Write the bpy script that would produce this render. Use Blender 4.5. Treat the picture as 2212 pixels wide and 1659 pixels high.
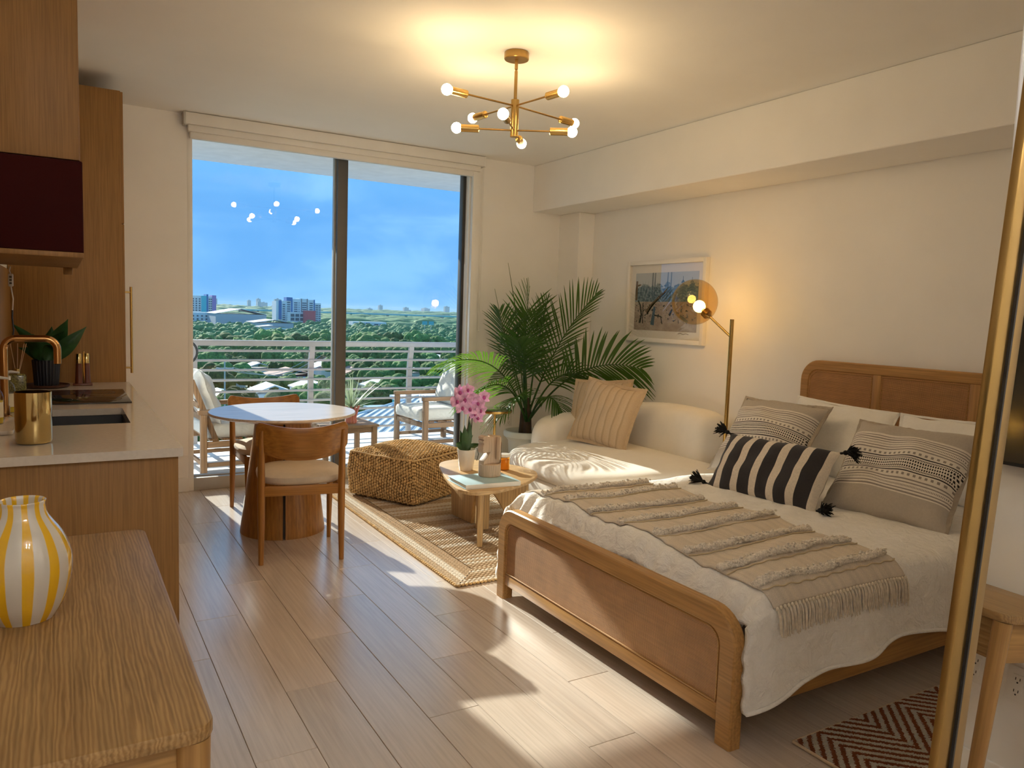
import bpy, bmesh, math, random
from math import sin, cos, pi, radians, sqrt
from mathutils import Vector, Matrix, noise

for _o in list(bpy.data.objects):
    bpy.data.objects.remove(_o)
random.seed(11)
S = bpy.context.scene
COL = S.collection

# ---------------------------------------------------------------- camera
# world axes: +X along the window wall, +Y towards the balcony, +Z up (metres)
CAM_H = 1.40
YAW, PITCH, ROLL, FPX = 0.535477, 0.091877, 0.033832, 1646.9
_f = Vector((sin(YAW) * cos(PITCH), cos(YAW) * cos(PITCH), -sin(PITCH)))
_r = Vector((cos(YAW), -sin(YAW), 0))
_u = _r.cross(_f)
_r2 = _r * cos(ROLL) + _u * sin(ROLL)
_u2 = -_r * sin(ROLL) + _u * cos(ROLL)
cam_d = bpy.data.cameras.new('camera')
cam = bpy.data.objects.new('camera', cam_d)
COL.objects.link(cam)
cam_d.sensor_width = 36.0
cam_d.lens = FPX * 36.0 / 2212.0
cam_d.clip_start = 0.02
cam_d.clip_end = 20000
_m = Matrix((( _r2.x, _u2.x, -_f.x, 0), (_r2.y, _u2.y, -_f.y, 0), (_r2.z, _u2.z, -_f.z, CAM_H), (0, 0, 0, 1)))
cam.matrix_world = _m
S.camera = cam

# ---------------------------------------------------------------- world / sun / exposure
SKY_STRENGTH = 0.60
SUN_ENERGY = 3.2
BULB_STRENGTH = 37.0
ENTRY_STRENGTH = 78.0
S.view_settings.view_transform = 'Standard'
S.view_settings.look = 'None'
S.view_settings.gamma = 1.0
S.view_settings.use_curve_mapping = False
S.view_settings.exposure = 1.54
S.cycles.max_bounces = 12
S.cycles.diffuse_bounces = 6
S.cycles.glossy_bounces = 6
S.cycles.transmission_bounces = 8
S.cycles.transparent_max_bounces = 24
S.cycles.caustics_reflective = False
S.cycles.caustics_refractive = False
S.cycles.sample_clamp_indirect = 6.0
S.cycles.use_denoising = True

W = bpy.data.worlds.new('sky')
S.world = W
W.use_nodes = True
wt = W.node_tree
wt.nodes.clear()


def nd(nt, typ, ins=None, **props):
    n = nt.nodes.new(typ)
    for k, v in props.items():
        setattr(n, k, v)
    if ins:
        for k, v in ins.items():
            if isinstance(v, tuple) and len(v) == 2 and hasattr(v[0], 'outputs'):
                nt.links.new(v[0].outputs[v[1]], n.inputs[k])
            elif hasattr(v, 'outputs'):
                nt.links.new(v.outputs[0], n.inputs[k])
            else:
                n.inputs[k].default_value = v
    return n


def c4(c):
    return (c[0], c[1], c[2], 1.0)


def ramp(nt, fac, stops, interp='LINEAR'):
    n = nd(nt, 'ShaderNodeValToRGB', {0: fac})
    cr = n.color_ramp
    cr.interpolation = interp
    while len(cr.elements) < len(stops):
        cr.elements.new(0.5)
    for e, (p, c) in zip(cr.elements, stops):
        e.position = p
        e.color = c4(c) if not isinstance(c, (int, float)) else (c, c, c, 1)
    return n


def math_(nt, op, a, b=0.0, c=0.0):
    return nd(nt, 'ShaderNodeMath', {0: a, 1: b, 2: c}, operation=op)


def mixc(nt, fac, a, b, blend='MIX'):
    n = nt.nodes.new('ShaderNodeMix')
    n.data_type = 'RGBA'
    n.blend_type = blend
    for idx, v in ((0, fac), (6, a), (7, b)):
        if isinstance(v, tuple) and len(v) == 2 and hasattr(v[0], 'outputs'):
            nt.links.new(v[0].outputs[v[1]], n.inputs[idx])
        elif hasattr(v, 'outputs'):
            o = v.outputs[2] if v.bl_idname == 'ShaderNodeMix' else v.outputs[0]
            nt.links.new(o, n.inputs[idx])
        elif idx == 0:
            n.inputs[0].default_value = v
        else:
            n.inputs[idx].default_value = c4(v)
    return n


def mo(n):
    """colour output of a mix node as (node, index)"""
    return (n, 2)


_tc = nd(wt, 'ShaderNodeTexCoord')
_sx = nd(wt, 'ShaderNodeSeparateXYZ', {0: (_tc, 'Generated')})
_grad = ramp(wt, (_sx, 2), [(0.0, (0.115, 0.315, 0.62)), (0.05, (0.10, 0.295, 0.61)), (0.12, (0.095, 0.285, 0.60)), (0.22, (0.12, 0.36, 0.66)), (0.5, (0.13, 0.36, 0.66)), (1.0, (0.12, 0.33, 0.64))])
_mp = nd(wt, 'ShaderNodeMapping', {'Vector': (_tc, 'Generated'), 'Scale': (4.0, 4.0, 9.0), 'Location': (0.3, 0.1, 0.0)})
_n1 = nd(wt, 'ShaderNodeTexNoise', {'Vector': _mp, 'Scale': 1.3, 'Detail': 7.0, 'Roughness': 0.55, 'Distortion': 0.5})
_cl = ramp(wt, (_n1, 0), [(0.38, 0.0), (0.50, 0.25), (0.62, 0.85), (0.75, 1.0)])
_mx = mixc(wt, math_(wt, 'MULTIPLY', (_cl, 0), 0.75), _grad, (0.20, 0.43, 0.72))
_bg = nd(wt, 'ShaderNodeBackground', {'Color': mo(_mx), 'Strength': SKY_STRENGTH})
nd(wt, 'ShaderNodeOutputWorld', {'Surface': _bg})

sun_d = bpy.data.lights.new('sun', 'SUN')
sun_d.energy = SUN_ENERGY
sun_d.angle = 0.011
sun_d.color = (1.0, 0.95, 0.82)
sun = bpy.data.objects.new('sun', sun_d)
COL.objects.link(sun)
sun.rotation_euler = Vector((0.0876, -0.913, -0.3987)).to_track_quat('-Z', 'Y').to_euler()
sun.location = (0, 20, 12)

# ---------------------------------------------------------------- materials
MATS = {}


def newmat(name):
    m = bpy.data.materials.new(name)
    m.use_nodes = True
    nt = m.node_tree
    b = nt.nodes['Principled BSDF']
    MATS[name] = m
    return m, nt, b


def simple(name, col, rough=0.5, metal=0.0, var=0.06, scale=8.0, bump=0.0, bscale=150.0, spec=0.5, sheen=0.0, coat=0.0, emit=None, estr=0.0, rvar=0.0):
    m, nt, b = newmat(name)
    tc = nd(nt, 'ShaderNodeTexCoord')
    n = nd(nt, 'ShaderNodeTexNoise', {'Vector': (tc, 'Object'), 'Scale': scale, 'Detail': 4.0})
    lo = tuple(max(0, x * (1 - var)) for x in col)
    hi = tuple(min(1, x * (1 + var)) for x in col)
    r = ramp(nt, (n, 0), [(0.3, lo), (0.7, hi)])
    nt.links.new(r.outputs[0], b.inputs['Base Color'])
    b.inputs['Roughness'].default_value = rough
    b.inputs['Metallic'].default_value = metal
    b.inputs['Specular IOR Level'].default_value = spec
    if sheen:
        b.inputs['Sheen Weight'].default_value = sheen
    if coat:
        b.inputs['Coat Weight'].default_value = coat
        b.inputs['Coat Roughness'].default_value = 0.08
    if emit:
        b.inputs['Emission Color'].default_value = c4(emit)
        b.inputs['Emission Strength'].default_value = estr
    if bump:
        n2 = nd(nt, 'ShaderNodeTexNoise', {'Vector': (tc, 'Object'), 'Scale': bscale, 'Detail': 3.0})
        bp = nd(nt, 'ShaderNodeBump', {'Height': (n2, 0), 'Strength': bump, 'Distance': 0.004})
        nt.links.new(bp.outputs[0], b.inputs['Normal'])
    return m


def wood(name, dark, light, axis='Y', rough=0.45, size=1.0, contrast=1.0, per_obj=0.0, bump=0.15, fine=0.25, swirl=1.2, spec=0.4, coat=0.0, wave=0.35, ring=1.6, wdist=7.0, coat_ior=1.5, coat_rough=0.2):
    """procedural wood, grain along a local axis"""
    m, nt, b = newmat(name)
    tc = nd(nt, 'ShaderNodeTexCoord')
    oi = nd(nt, 'ShaderNodeObjectInfo')
    off = nd(nt, 'ShaderNodeVectorMath', {0: (tc, 'Object'), 1: (0, 0, 0)}, operation='ADD')
    mu = math_(nt, 'MULTIPLY', (oi, 'Random'), 37.0)
    cb = nd(nt, 'ShaderNodeCombineXYZ', {0: mu, 1: mu, 2: mu})
    nt.links.new(cb.outputs[0], off.inputs[1])
    a, c = 0.9 / size, 9.0 / size
    sc = {'X': (a, c, c), 'Y': (c, a, c), 'Z': (c, c, a)}[axis]
    mp = nd(nt, 'ShaderNodeMapping', {'Vector': off, 'Scale': sc})
    n1 = nd(nt, 'ShaderNodeTexNoise', {'Vector': mp, 'Scale': 1.0, 'Detail': 6.0, 'Roughness': 0.6, 'Distortion': swirl})
    fa, fc = 3.0 / size, 110.0 / size
    sc2 = {'X': (fa, fc, fc), 'Y': (fc, fa, fc), 'Z': (fc, fc, fa)}[axis]
    mp2 = nd(nt, 'ShaderNodeMapping', {'Vector': off, 'Scale': sc2})
    n2 = nd(nt, 'ShaderNodeTexNoise', {'Vector': mp2, 'Scale': 1.0, 'Detail': 3.0, 'Roughness': 0.5})
    w = nd(nt, 'ShaderNodeTexWave', {'Vector': mp, 'Scale': ring, 'Distortion': wdist, 'Detail': 3.0, 'Detail Scale': 1.2}, wave_type='BANDS', bands_direction={'X': 'Y', 'Y': 'X', 'Z': 'X'}[axis])
    mid = tuple((x + y) / 2 for x, y in zip(dark, light))
    s = 0.5 / contrast
    f1 = math_(nt, 'MULTIPLY_ADD', (w, 1), wave, math_(nt, 'MULTIPLY', (n1, 0), 1.10 - wave))
    r = ramp(nt, f1, [(max(0, 0.5 - s * 0.6), dark), (0.5, mid), (min(1, 0.5 + s * 0.6), light)])
    f2 = ramp(nt, (n2, 0), [(0.35, 1.0 - fine), (0.6, 1.0)])
    mx = mixc(nt, 1.0, r, f2, 'MULTIPLY')
    out = mx
    if per_obj:
        v = math_(nt, 'MULTIPLY_ADD', (oi, 'Random'), per_obj * 2, 1.0 - per_obj)
        hs = nd(nt, 'ShaderNodeHueSaturation', {'Value': v, 'Color': mo(mx)})
        nt.links.new(hs.outputs[0], b.inputs['Base Color'])
    else:
        nt.links.new(out.outputs[2], b.inputs['Base Color'])
    b.inputs['Roughness'].default_value = rough
    b.inputs['Specular IOR Level'].default_value = spec
    if coat:
        b.inputs['Coat Weight'].default_value = coat
        b.inputs['Coat Roughness'].default_value = coat_rough
        b.inputs['Coat IOR'].default_value = coat_ior
    bp = nd(nt, 'ShaderNodeBump', {'Height': (n2, 0), 'Strength': bump, 'Distance': 0.002})
    nt.links.new(bp.outputs[0], b.inputs['Normal'])
    return m


def fabric(name, col, rough=0.9, var=0.10, weave=900.0, bump=0.25, scale=25.0, sheen=0.2, wrinkle=0.0):
    m, nt, b = newmat(name)
    tc = nd(nt, 'ShaderNodeTexCoord')
    n = nd(nt, 'ShaderNodeTexNoise', {'Vector': (tc, 'Object'), 'Scale': scale, 'Detail': 6.0, 'Roughness': 0.7})
    lo = tuple(x * (1 - var) for x in col)
    hi = tuple(min(1, x * (1 + var)) for x in col)
    r = ramp(nt, (n, 0), [(0.3, lo), (0.7, hi)])
    nt.links.new(r.outputs[0], b.inputs['Base Color'])
    b.inputs['Roughness'].default_value = rough
    b.inputs['Specular IOR Level'].default_value = 0.15
    b.inputs['Sheen Weight'].default_value = sheen
    n2 = nd(nt, 'ShaderNodeTexNoise', {'Vector': (tc, 'Object'), 'Scale': weave, 'Detail': 1.0})
    bp = nd(nt, 'ShaderNodeBump', {'Height': (n2, 0), 'Strength': bump, 'Distance': 0.002})
    last = bp
    if wrinkle:
        n3 = nd(nt, 'ShaderNodeTexNoise', {'Vector': (tc, 'Object'), 'Scale': 16.0, 'Detail': 5.0, 'Roughness': 0.6, 'Distortion': 0.8})
        bp2 = nd(nt, 'ShaderNodeBump', {'Height': (n3, 0), 'Strength': wrinkle, 'Distance': 0.05, 'Normal': bp})
        last = bp2
    nt.links.new(last.outputs[0], b.inputs['Normal'])
    return m


def thin_glass(name, tint=(1, 1, 1), refl=1.0, rough=0.0):
    """thin pane: transparent with a Fresnel-weighted reflection"""
    m, nt, b = newmat(name)
    nt.nodes.remove(b)
    out = nt.nodes['Material Output']
    tr = nd(nt, 'ShaderNodeBsdfTransparent', {'Color': c4(tint)})
    gl = nd(nt, 'ShaderNodeBsdfGlossy', {'Roughness': rough})
    geo = nd(nt, 'ShaderNodeNewGeometry')
    ior = nd(nt, 'ShaderNodeMapRange', {'Value': (geo, 'Backfacing'), 'To Min': 1.5, 'To Max': 1 / 1.5})
    fr = nd(nt, 'ShaderNodeFresnel', {'IOR': ior})
    fm = math_(nt, 'MULTIPLY', fr, refl * 0.55)
    mx = nd(nt, 'ShaderNodeMixShader', {0: fm, 1: tr, 2: gl})
    nt.links.new(mx.outputs[0], out.inputs['Surface'])
    return m


# ---------------------------------------------------------------- geometry builder
class B:
    def __init__(self):
        self.v = []
        self.f = []

    def add(self, vs, fs, mat=None):
        o = len(self.v)
        if mat is not None:
            vs = [mat @ Vector(p) for p in vs]
        self.v.extend([tuple(p) for p in vs])
        self.f.extend([tuple(i + o for i in f) for f in fs])
        return self

    def box(self, c, s, bev=0.0, mat=None, seg=2):
        bm = bmesh.new()
        bmesh.ops.create_cube(bm, size=1.0)
        bmesh.ops.scale(bm, vec=Vector(s), verts=bm.verts)
        if bev > 0:
            bmesh.ops.bevel(bm, geom=list(bm.edges), offset=min(bev, min(s) * 0.49), segments=seg, profile=0.5, affect='EDGES')
        bmesh.ops.translate(bm, vec=Vector(c), verts=bm.verts)
        bm.verts.ensure_lookup_table()
        self.add([v.co.copy() for v in bm.verts], [[v.index for v in f.verts] for f in bm.faces], mat)
        bm.free()
        return self

    def span(self, a, b, bev=0.0, mat=None, seg=2):
        c = [(x + y) / 2 for x, y in zip(a, b)]
        s = [abs(y - x) for x, y in zip(a, b)]
        return self.box(c, s, bev, mat, seg)

    def tube(self, pts, r, seg=10, caps=True, mat=None, flat=1.0, roll=0.0):
        pts = [Vector(p) for p in pts]
        n = len(pts)
        rs = r if isinstance(r, (list, tuple)) else [r] * n
        vs, fs = [], []
        t0 = (pts[1] - pts[0]).normalized()
        ref = Vector((0, 0, 1)) if abs(t0.z) < 0.9 else Vector((1, 0, 0))
        nrm = (ref - t0 * ref.dot(t0)).normalized()
        for i, p in enumerate(pts):
            t = (pts[min(i + 1, n - 1)] - pts[max(i - 1, 0)]).normalized()
            nrm = (nrm - t * nrm.dot(t)).normalized()
            bi = t.cross(nrm)
            for k in range(seg):
                a = 2 * pi * k / seg + roll
                vs.append(p + (nrm * cos(a) + bi * sin(a) * flat) * rs[i])
        for i in range(n - 1):
            for k in range(seg):
                k2 = (k + 1) % seg
                fs.append((i * seg + k, i * seg + k2, (i + 1) * seg + k2, (i + 1) * seg + k))
        if caps:
            fs.append(tuple(range(seg - 1, -1, -1)))
            fs.append(tuple(range((n - 1) * seg, n * seg)))
        return self.add(vs, fs, mat)

    def lathe(self, prof, seg=32, mat=None, a0=0.0, a1=2 * pi, closed_prof=False):
        full = abs(a1 - a0 - 2 * pi) < 1e-6
        m = seg if full else seg + 1
        vs, fs = [], []
        for k in range(m):
            a = a0 + (a1 - a0) * k / seg
            for (r, z) in prof:
                vs.append((r * cos(a), r * sin(a), z))
        n = len(prof)
        for k in range(seg):
            k2 = (k + 1) % m
            for i in range(n if closed_prof else n - 1):
                i2 = (i + 1) % n
                fs.append((k * n + i, k2 * n + i, k2 * n + i2, k * n + i2))
        if closed_prof and not full:
            fs.append(tuple(range(n - 1, -1, -1)))
            fs.append(tuple(range((m - 1) * n, m * n)))
        return self.add(vs, fs, mat)

    def prism(self, outline, z0, z1, mat=None, bev=0.0):
        bm = bmesh.new()
        vs = [bm.verts.new((x, y, z0)) for x, y in outline]
        f = bm.faces.new(vs)
        bmesh.ops.recalc_face_normals(bm, faces=bm.faces)
        r = bmesh.ops.extrude_face_region(bm, geom=[f])
        vv = [g for g in r['geom'] if isinstance(g, bmesh.types.BMVert)]
        bmesh.ops.translate(bm, vec=(0, 0, z1 - z0), verts=vv)
        bmesh.ops.recalc_face_normals(bm, faces=bm.faces)
        if bev > 0:
            ed = [e for e in bm.edges if abs(e.verts[0].co.z - e.verts[1].co.z) < 1e-6]
            bmesh.ops.bevel(bm, geom=ed, offset=bev, segments=2, profile=0.5, affect='EDGES')
        bm.verts.ensure_lookup_table()
        bm.verts.index_update()
        self.add([v.co.copy() for v in bm.verts], [[v.index for v in f.verts] for f in bm.faces], mat)
        bm.free()
        return self

    def grid(self, fn, nu, nv, mat=None, wrap_u=False):
        vs = [fn(i / nu, j / nv) for i in range(nu + (0 if wrap_u else 1)) for j in range(nv + 1)]
        fs = []
        m = nv + 1
        for i in range(nu):
            i2 = (i + 1) % nu if wrap_u else i + 1
            for j in range(nv):
                fs.append((i * m + j, i2 * m + j, i2 * m + j + 1, i * m + j + 1))
        return self.add(vs, fs, mat)

    def sphere(self, c, r, seg=16, rings=10, mat=None):
        rr = r if isinstance(r, (tuple, list)) else (r, r, r)
        vs = [(c[0], c[1], c[2] + rr[2])]
        for i in range(1, rings):
            th = pi * i / rings
            for k in range(seg):
                ph = 2 * pi * k / seg
                vs.append((c[0] + rr[0] * sin(th) * cos(ph), c[1] + rr[1] * sin(th) * sin(ph), c[2] + rr[2] * cos(th)))
        vs.append((c[0], c[1], c[2] - rr[2]))
        fs = []
        for k in range(seg):
            fs.append((0, 1 + k, 1 + (k + 1) % seg))
        for i in range(rings - 2):
            for k in range(seg):
                a = 1 + i * seg + k
                b = 1 + i * seg + (k + 1) % seg
                fs.append((a, a + seg, b + seg, b))
        last = len(vs) - 1
        o = 1 + (rings - 2) * seg
        for k in range(seg):
            fs.append((o + k, last, o + (k + 1) % seg))
        return self.add(vs, fs, mat)

    def mesh(self, name, smooth=35):
        me = bpy.data.meshes.new(name)
        me.from_pydata(self.v, [], self.f)
        me.validate()
        me.update()
        if smooth:
            me.shade_smooth()
            me.set_sharp_from_angle(angle=radians(smooth))
        return me

    def obj(self, name, mat, parent=None, smooth=35, loc=None, rot=None):
        me = self.mesh(name, smooth)
        me.materials.append(MATS[mat] if isinstance(mat, str) else mat)
        return put(name, me, parent, loc, rot)


def put(name, me, parent=None, loc=None, rot=None):
    o = bpy.data.objects.new(name, me)
    COL.objects.link(o)
    if parent is not None:
        o.parent = parent
    if loc:
        o.location = loc
    if rot:
        o.rotation_euler = rot
    return o


def tag(o, label, cat, group=None, kind=None):
    o['label'] = label
    o['category'] = cat
    if group:
        o['group'] = group
    if kind:
        o['kind'] = kind
    return o


def thing(name, label, cat, loc=(0, 0, 0), rz=0.0, group=None):
    o = bpy.data.objects.new(name, None)
    COL.objects.link(o)
    o.empty_display_size = 0.1
    o.location = loc
    o.rotation_euler = (0, 0, rz)
    return tag(o, label, cat, group)


def struct(o):
    o['kind'] = 'structure'
    return o


def copy_tree(o, parent=None):
    c = o.copy()
    COL.objects.link(c)
    if parent is not None:
        c.parent = parent
    for ch in list(o.children):
        copy_tree(ch, c)
    return c


def rrect(w, h, r, n=6, cx=0.0, cy=0.0):
    """rounded rectangle outline, counter-clockwise"""
    rs = r if isinstance(r, (tuple, list)) else (r, r, r, r)
    pts = []
    for (sx, sy, a, q) in ((1, -1, -pi / 2, rs[0]), (1, 1, 0, rs[1]), (-1, 1, pi / 2, rs[2]), (-1, -1, pi, rs[3])):
        for k in range(n + 1):
            t = a + pi / 2 * k / n
            pts.append((cx + sx * (w / 2 - q) + q * cos(t), cy + sy * (h / 2 - q) + q * sin(t)))
    return pts


def nz(x, y, z=0.0, s=1.0):
    return noise.noise(Vector((x * s, y * s, z * s)))


def sm(a, b, x):
    t = max(0.0, min(1.0, (x - a) / (b - a)))
    return t * t * (3 - 2 * t)
# ---------------------------------------------------------------- material set
simple('wall_paint', (0.90, 0.885, 0.86), 0.75, var=0.02, scale=3.0, bump=0.05, bscale=220)
simple('ceiling_paint', (0.90, 0.885, 0.855), 0.8, var=0.02, scale=2.0)
simple('trim_paint', (0.86, 0.85, 0.82), 0.5, var=0.02)
simple('grout', (0.23, 0.17, 0.12), 0.8)
wood('plank_oak', (0.58, 0.48, 0.395), (0.77, 0.67, 0.58), 'Y', rough=0.27, size=1.0, contrast=0.8, per_obj=0.09, bump=0.06, fine=0.10, spec=0.6, wave=0.12, swirl=1.8, coat=1.0, coat_ior=1.75, coat_rough=0.24)
wood('oak_top', (0.24, 0.125, 0.04), (0.41, 0.245, 0.095), 'Y', rough=0.42, contrast=1.0, fine=0.25, swirl=1.5, wave=0.45, ring=4.2, wdist=9.0, size=0.9)
wood('oak_z', (0.29, 0.14, 0.04), (0.48, 0.27, 0.09), 'Z', rough=0.42, contrast=0.8)
wood('oak_x', (0.29, 0.14, 0.04), (0.48, 0.27, 0.09), 'X', rough=0.42, contrast=0.8)
wood('veneer', (0.27, 0.135, 0.036), (0.38, 0.20, 0.062), 'Z', rough=0.5, size=0.6, contrast=0.6, fine=0.22, swirl=0.3, wave=0.1)
wood('chair_wood_z', (0.30, 0.115, 0.018), (0.45, 0.20, 0.038), 'Z', rough=0.32, contrast=0.8, spec=0.5)
wood('chair_wood_x', (0.30, 0.115, 0.018), (0.45, 0.20, 0.038), 'X', rough=0.32, contrast=0.8, spec=0.5)
wood('table_wood', (0.64, 0.53, 0.43), (0.78, 0.68, 0.58), 'X', rough=0.22, contrast=0.6, spec=0.7, coat=0.45, coat_ior=1.5, coat_rough=0.32)
wood('bed_wood_y', (0.40, 0.20, 0.06), (0.55, 0.31, 0.105), 'Y', rough=0.45, contrast=0.7)
wood('bed_wood_z', (0.40, 0.20, 0.06), (0.55, 0.31, 0.105), 'Z', rough=0.45, contrast=0.7)
wood('bed_wood_x', (0.40, 0.20, 0.06), (0.55, 0.31, 0.105), 'X', rough=0.45, contrast=0.7)
wood('light_oak_x', (0.50, 0.31, 0.14), (0.70, 0.49, 0.26), 'X', rough=0.4, contrast=0.8)
wood('light_oak_z', (0.48, 0.29, 0.12), (0.66, 0.45, 0.22), 'Z', rough=0.4, contrast=0.8)
wood('acacia_x', (0.20, 0.105, 0.05), (0.36, 0.21, 0.11), 'X', rough=0.6, contrast=1.0)
wood('acacia_y', (0.20, 0.105, 0.05), (0.36, 0.21, 0.11), 'Y', rough=0.6, contrast=1.0)
wood('acacia_z', (0.20, 0.105, 0.05), (0.36, 0.21, 0.11), 'Z', rough=0.6, contrast=1.0)
wood('beech', (0.58, 0.42, 0.29), (0.68, 0.52, 0.38), 'Z', rough=0.5, size=0.3, contrast=0.5, swirl=0.3, wave=0.1)
simple('brass', (0.62, 0.40, 0.13), 0.24, 1.0, var=0.04)
simple('brass_polished', (0.66, 0.50, 0.22), 0.10, 1.0, var=0.03)
simple('brass_dark', (0.40, 0.25, 0.085), 0.30, 1.0, var=0.05)
simple('copper', (0.58, 0.31, 0.12), 0.16, 1.0, var=0.04)
simple('black_plastic', (0.012, 0.012, 0.014), 0.35)
simple('white_plastic', (0.80, 0.78, 0.74), 0.4)
simple('white_ceramic', (0.82, 0.79, 0.74), 0.18, coat=0.5)
simple('aluminium', (0.13, 0.12, 0.11), 0.5, 0.3, var=0.03)
simple('frame_dark', (0.05, 0.048, 0.046), 0.4, 0.3)
simple('frame_grey', (0.50, 0.49, 0.46), 0.45, 0.2)
simple('blind_white', (0.84, 0.83, 0.80), 0.6, var=0.02)
thin_glass('window_glass', (0.96, 0.98, 0.98), 0.9)
thin_glass('picture_glass', (1, 1, 1), 2.2)
thin_glass('amber_glass', (0.90, 0.74, 0.48), 1.6)
thin_glass('amber_jar', (0.97, 0.80, 0.45), 1.2)
thin_glass('clear_glass', (0.95, 0.96, 0.94), 1.2)

ZC = 2.742          # ceiling height
XL, XR = -0.26, 4.20
YW = 6.02           # inner face of the window wall

# ---------------------------------------------------------------- floor with separate planks
flr = struct(B().span((XL - .1, -1.9, -0.12), (XR + .1, YW + .18, -0.006)).obj('floor', 'grout', smooth=0))
_pc = {}
PW, PL = 0.1945, 1.20
col_i = 0
for k in range(-4, 20):
    x0 = 0.488 + PW * k
    x1 = x0 + PW
    xa, xb = max(x0, XL), min(x1, XR)
    if xb - xa < 0.03:
        continue
    off = (1.09, 0.29, 0.69)[k % 3]
    j = -4
    while True:
        y0 = off + PL * j
        y1 = y0 + PL
        j += 1
        if y1 < -1.8:
            continue
        if y0 > 6.10:
            break
        ya, yb = max(y0, -1.8), min(y1, 6.10)
        if yb - ya < 0.02 or (xa > 1.42 and yb < 0.73):
            continue
        key = (round(xb - xa, 3), round(yb - ya, 3))
        if key not in _pc:
            g = 0.0018
            me = B().box((0, 0, -0.005), (key[0] - g, key[1] - g, 0.010), 0.0012, seg=1).mesh('plank', 0)
            me.materials.append(MATS['plank_oak'])
            _pc[key] = me
        put('plank', _pc[key], flr, ((xa + xb) / 2, (ya + yb) / 2, 0.0))

struct(B().span((XL - .2, -2.0, ZC), (XR + .2, YW + .2, ZC + .15)).obj('ceiling', 'ceiling_paint', smooth=0))
struct(B().span((XL - .2, -2.0, -0.1), (XL, YW + .2, ZC)).obj('wall_left', 'wall_paint', smooth=0))
struct(B().span((XR, 0.53, -0.1), (XR + .2, YW + .2, ZC)).obj('wall_right', 'wall_paint', smooth=0))
# window wall, opening x .80-3.14, z 0-2.66
WX0, WX1, WZ1 = 0.80, 3.14, 2.66
b = B()
b.span((XL - .2, YW, -0.1), (WX0, YW + .2, ZC))
b.span((WX1, YW, -0.1), (XR + .2, YW + .2, ZC))
b.span((WX0, YW, WZ1), (WX1, YW + .2, ZC))
struct(b.obj('wall_back', 'wall_paint', smooth=0))
struct(B().span((XL - .2, -2.0, -0.1), (1.62, -1.8, ZC)).obj('wall_front', 'wall_paint', smooth=0))
b = B()
b.span((1.42, -1.8, -0.1), (1.62, 0.73, ZC), 0.004)
b.span((1.62, 0.53, -0.1), (XR, 0.73, ZC))
struct(b.obj('wall_entry', 'wall_paint', smooth=0))
# dropped beam along the right wall, corner column
struct(B().span((3.73, 0.73, 2.33), (XR, YW, ZC), 0.008).obj('trim_1', 'wall_paint', smooth=0))
struct(B().span((4.03, 5.70, 0), (XR, YW, 2.33), 0.006).obj('trim_2', 'wall_paint', smooth=0))


def baseboard(name, a, b_):
    struct(B().span(a, b_, 0.003).obj(name, 'trim_paint', smooth=0))


baseboard('baseboard_back', (XL, YW - 0.014, 0.0), (WX0, YW, 0.105))
baseboard('baseboard_back', (WX1 + .02, YW - 0.014, 0.0), (4.03, YW, 0.105))
baseboard('baseboard_right', (XR - 0.014, 0.73, 0.0), (XR, 5.70, 0.105))
baseboard('baseboard_left', (XL, -1.8, 0.0), (XL + 0.014, 2.80, 0.185))
baseboard('baseboard_entry', (1.42 - 0.014, -1.8, 0.0), (1.42, 0.73, 0.105))

# ---------------------------------------------------------------- sliding window
win = bpy.data.objects.new('window_1', None)
COL.objects.link(win)
struct(win)
win.location = (0, 6.10, 0)
B().span((WX0, -.06, 0.0), (WX1, .10, 0.045), 0.004).obj('sill_track', 'aluminium', win)
B().span((WX0, -.075, 0.0), (WX1, -.03, 0.095), 0.004).obj('sill_front', 'frame_grey', win)
B().span((WX0, .0, WZ1 - .05), (WX1, .10, WZ1), 0.003).obj('head_rail', 'frame_grey', win)
B().span((WX0, -.08, 0.0), (WX0 + .035, .10, WZ1), 0.003).obj('jamb', 'trim_paint', win)
B().span((WX1 - .065, -.08, 0.0), (WX1, .10, WZ1), 0.003).obj('jamb', 'trim_paint', win)
B().span((WX0 + .035, .0, 0.04), (WX0 + .046, .05, WZ1 - .05), 0.002).obj('dark_strip', 'frame_dark', win)
B().span((WX1 - .092, -.02, 0.04), (WX1 - .065, .05, WZ1 - .05), 0.002).obj('dark_strip', 'frame_dark', win)
# meeting stiles of the two sashes
B().span((1.925, -.03, 0.045), (2.008, .02, WZ1 - .03), 0.004).obj('mullion', 'aluminium', win)
B().span((1.912, .022, 0.045), (1.93, .07, WZ1 - .03), 0.003).obj('mullion', 'frame_grey', win)
B().span((WX0 + .04, .0, 0.045), (1.92, .05, 0.10), 0.004).obj('bottom_rail', 'frame_grey', win)
B().span((2.008, -.03, 0.045), (WX1 - .09, .02, 0.10), 0.004).obj('bottom_rail', 'frame_grey', win)
B().span((WX0 + .04, .022, 0.09), (1.92, .028, WZ1 - .04)).obj('pane', 'window_glass', win, smooth=0)
B().span((2.006, -.008, 0.09), (WX1 - .085, -.002, WZ1 - .04)).obj('pane', 'window_glass', win, smooth=0)

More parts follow.
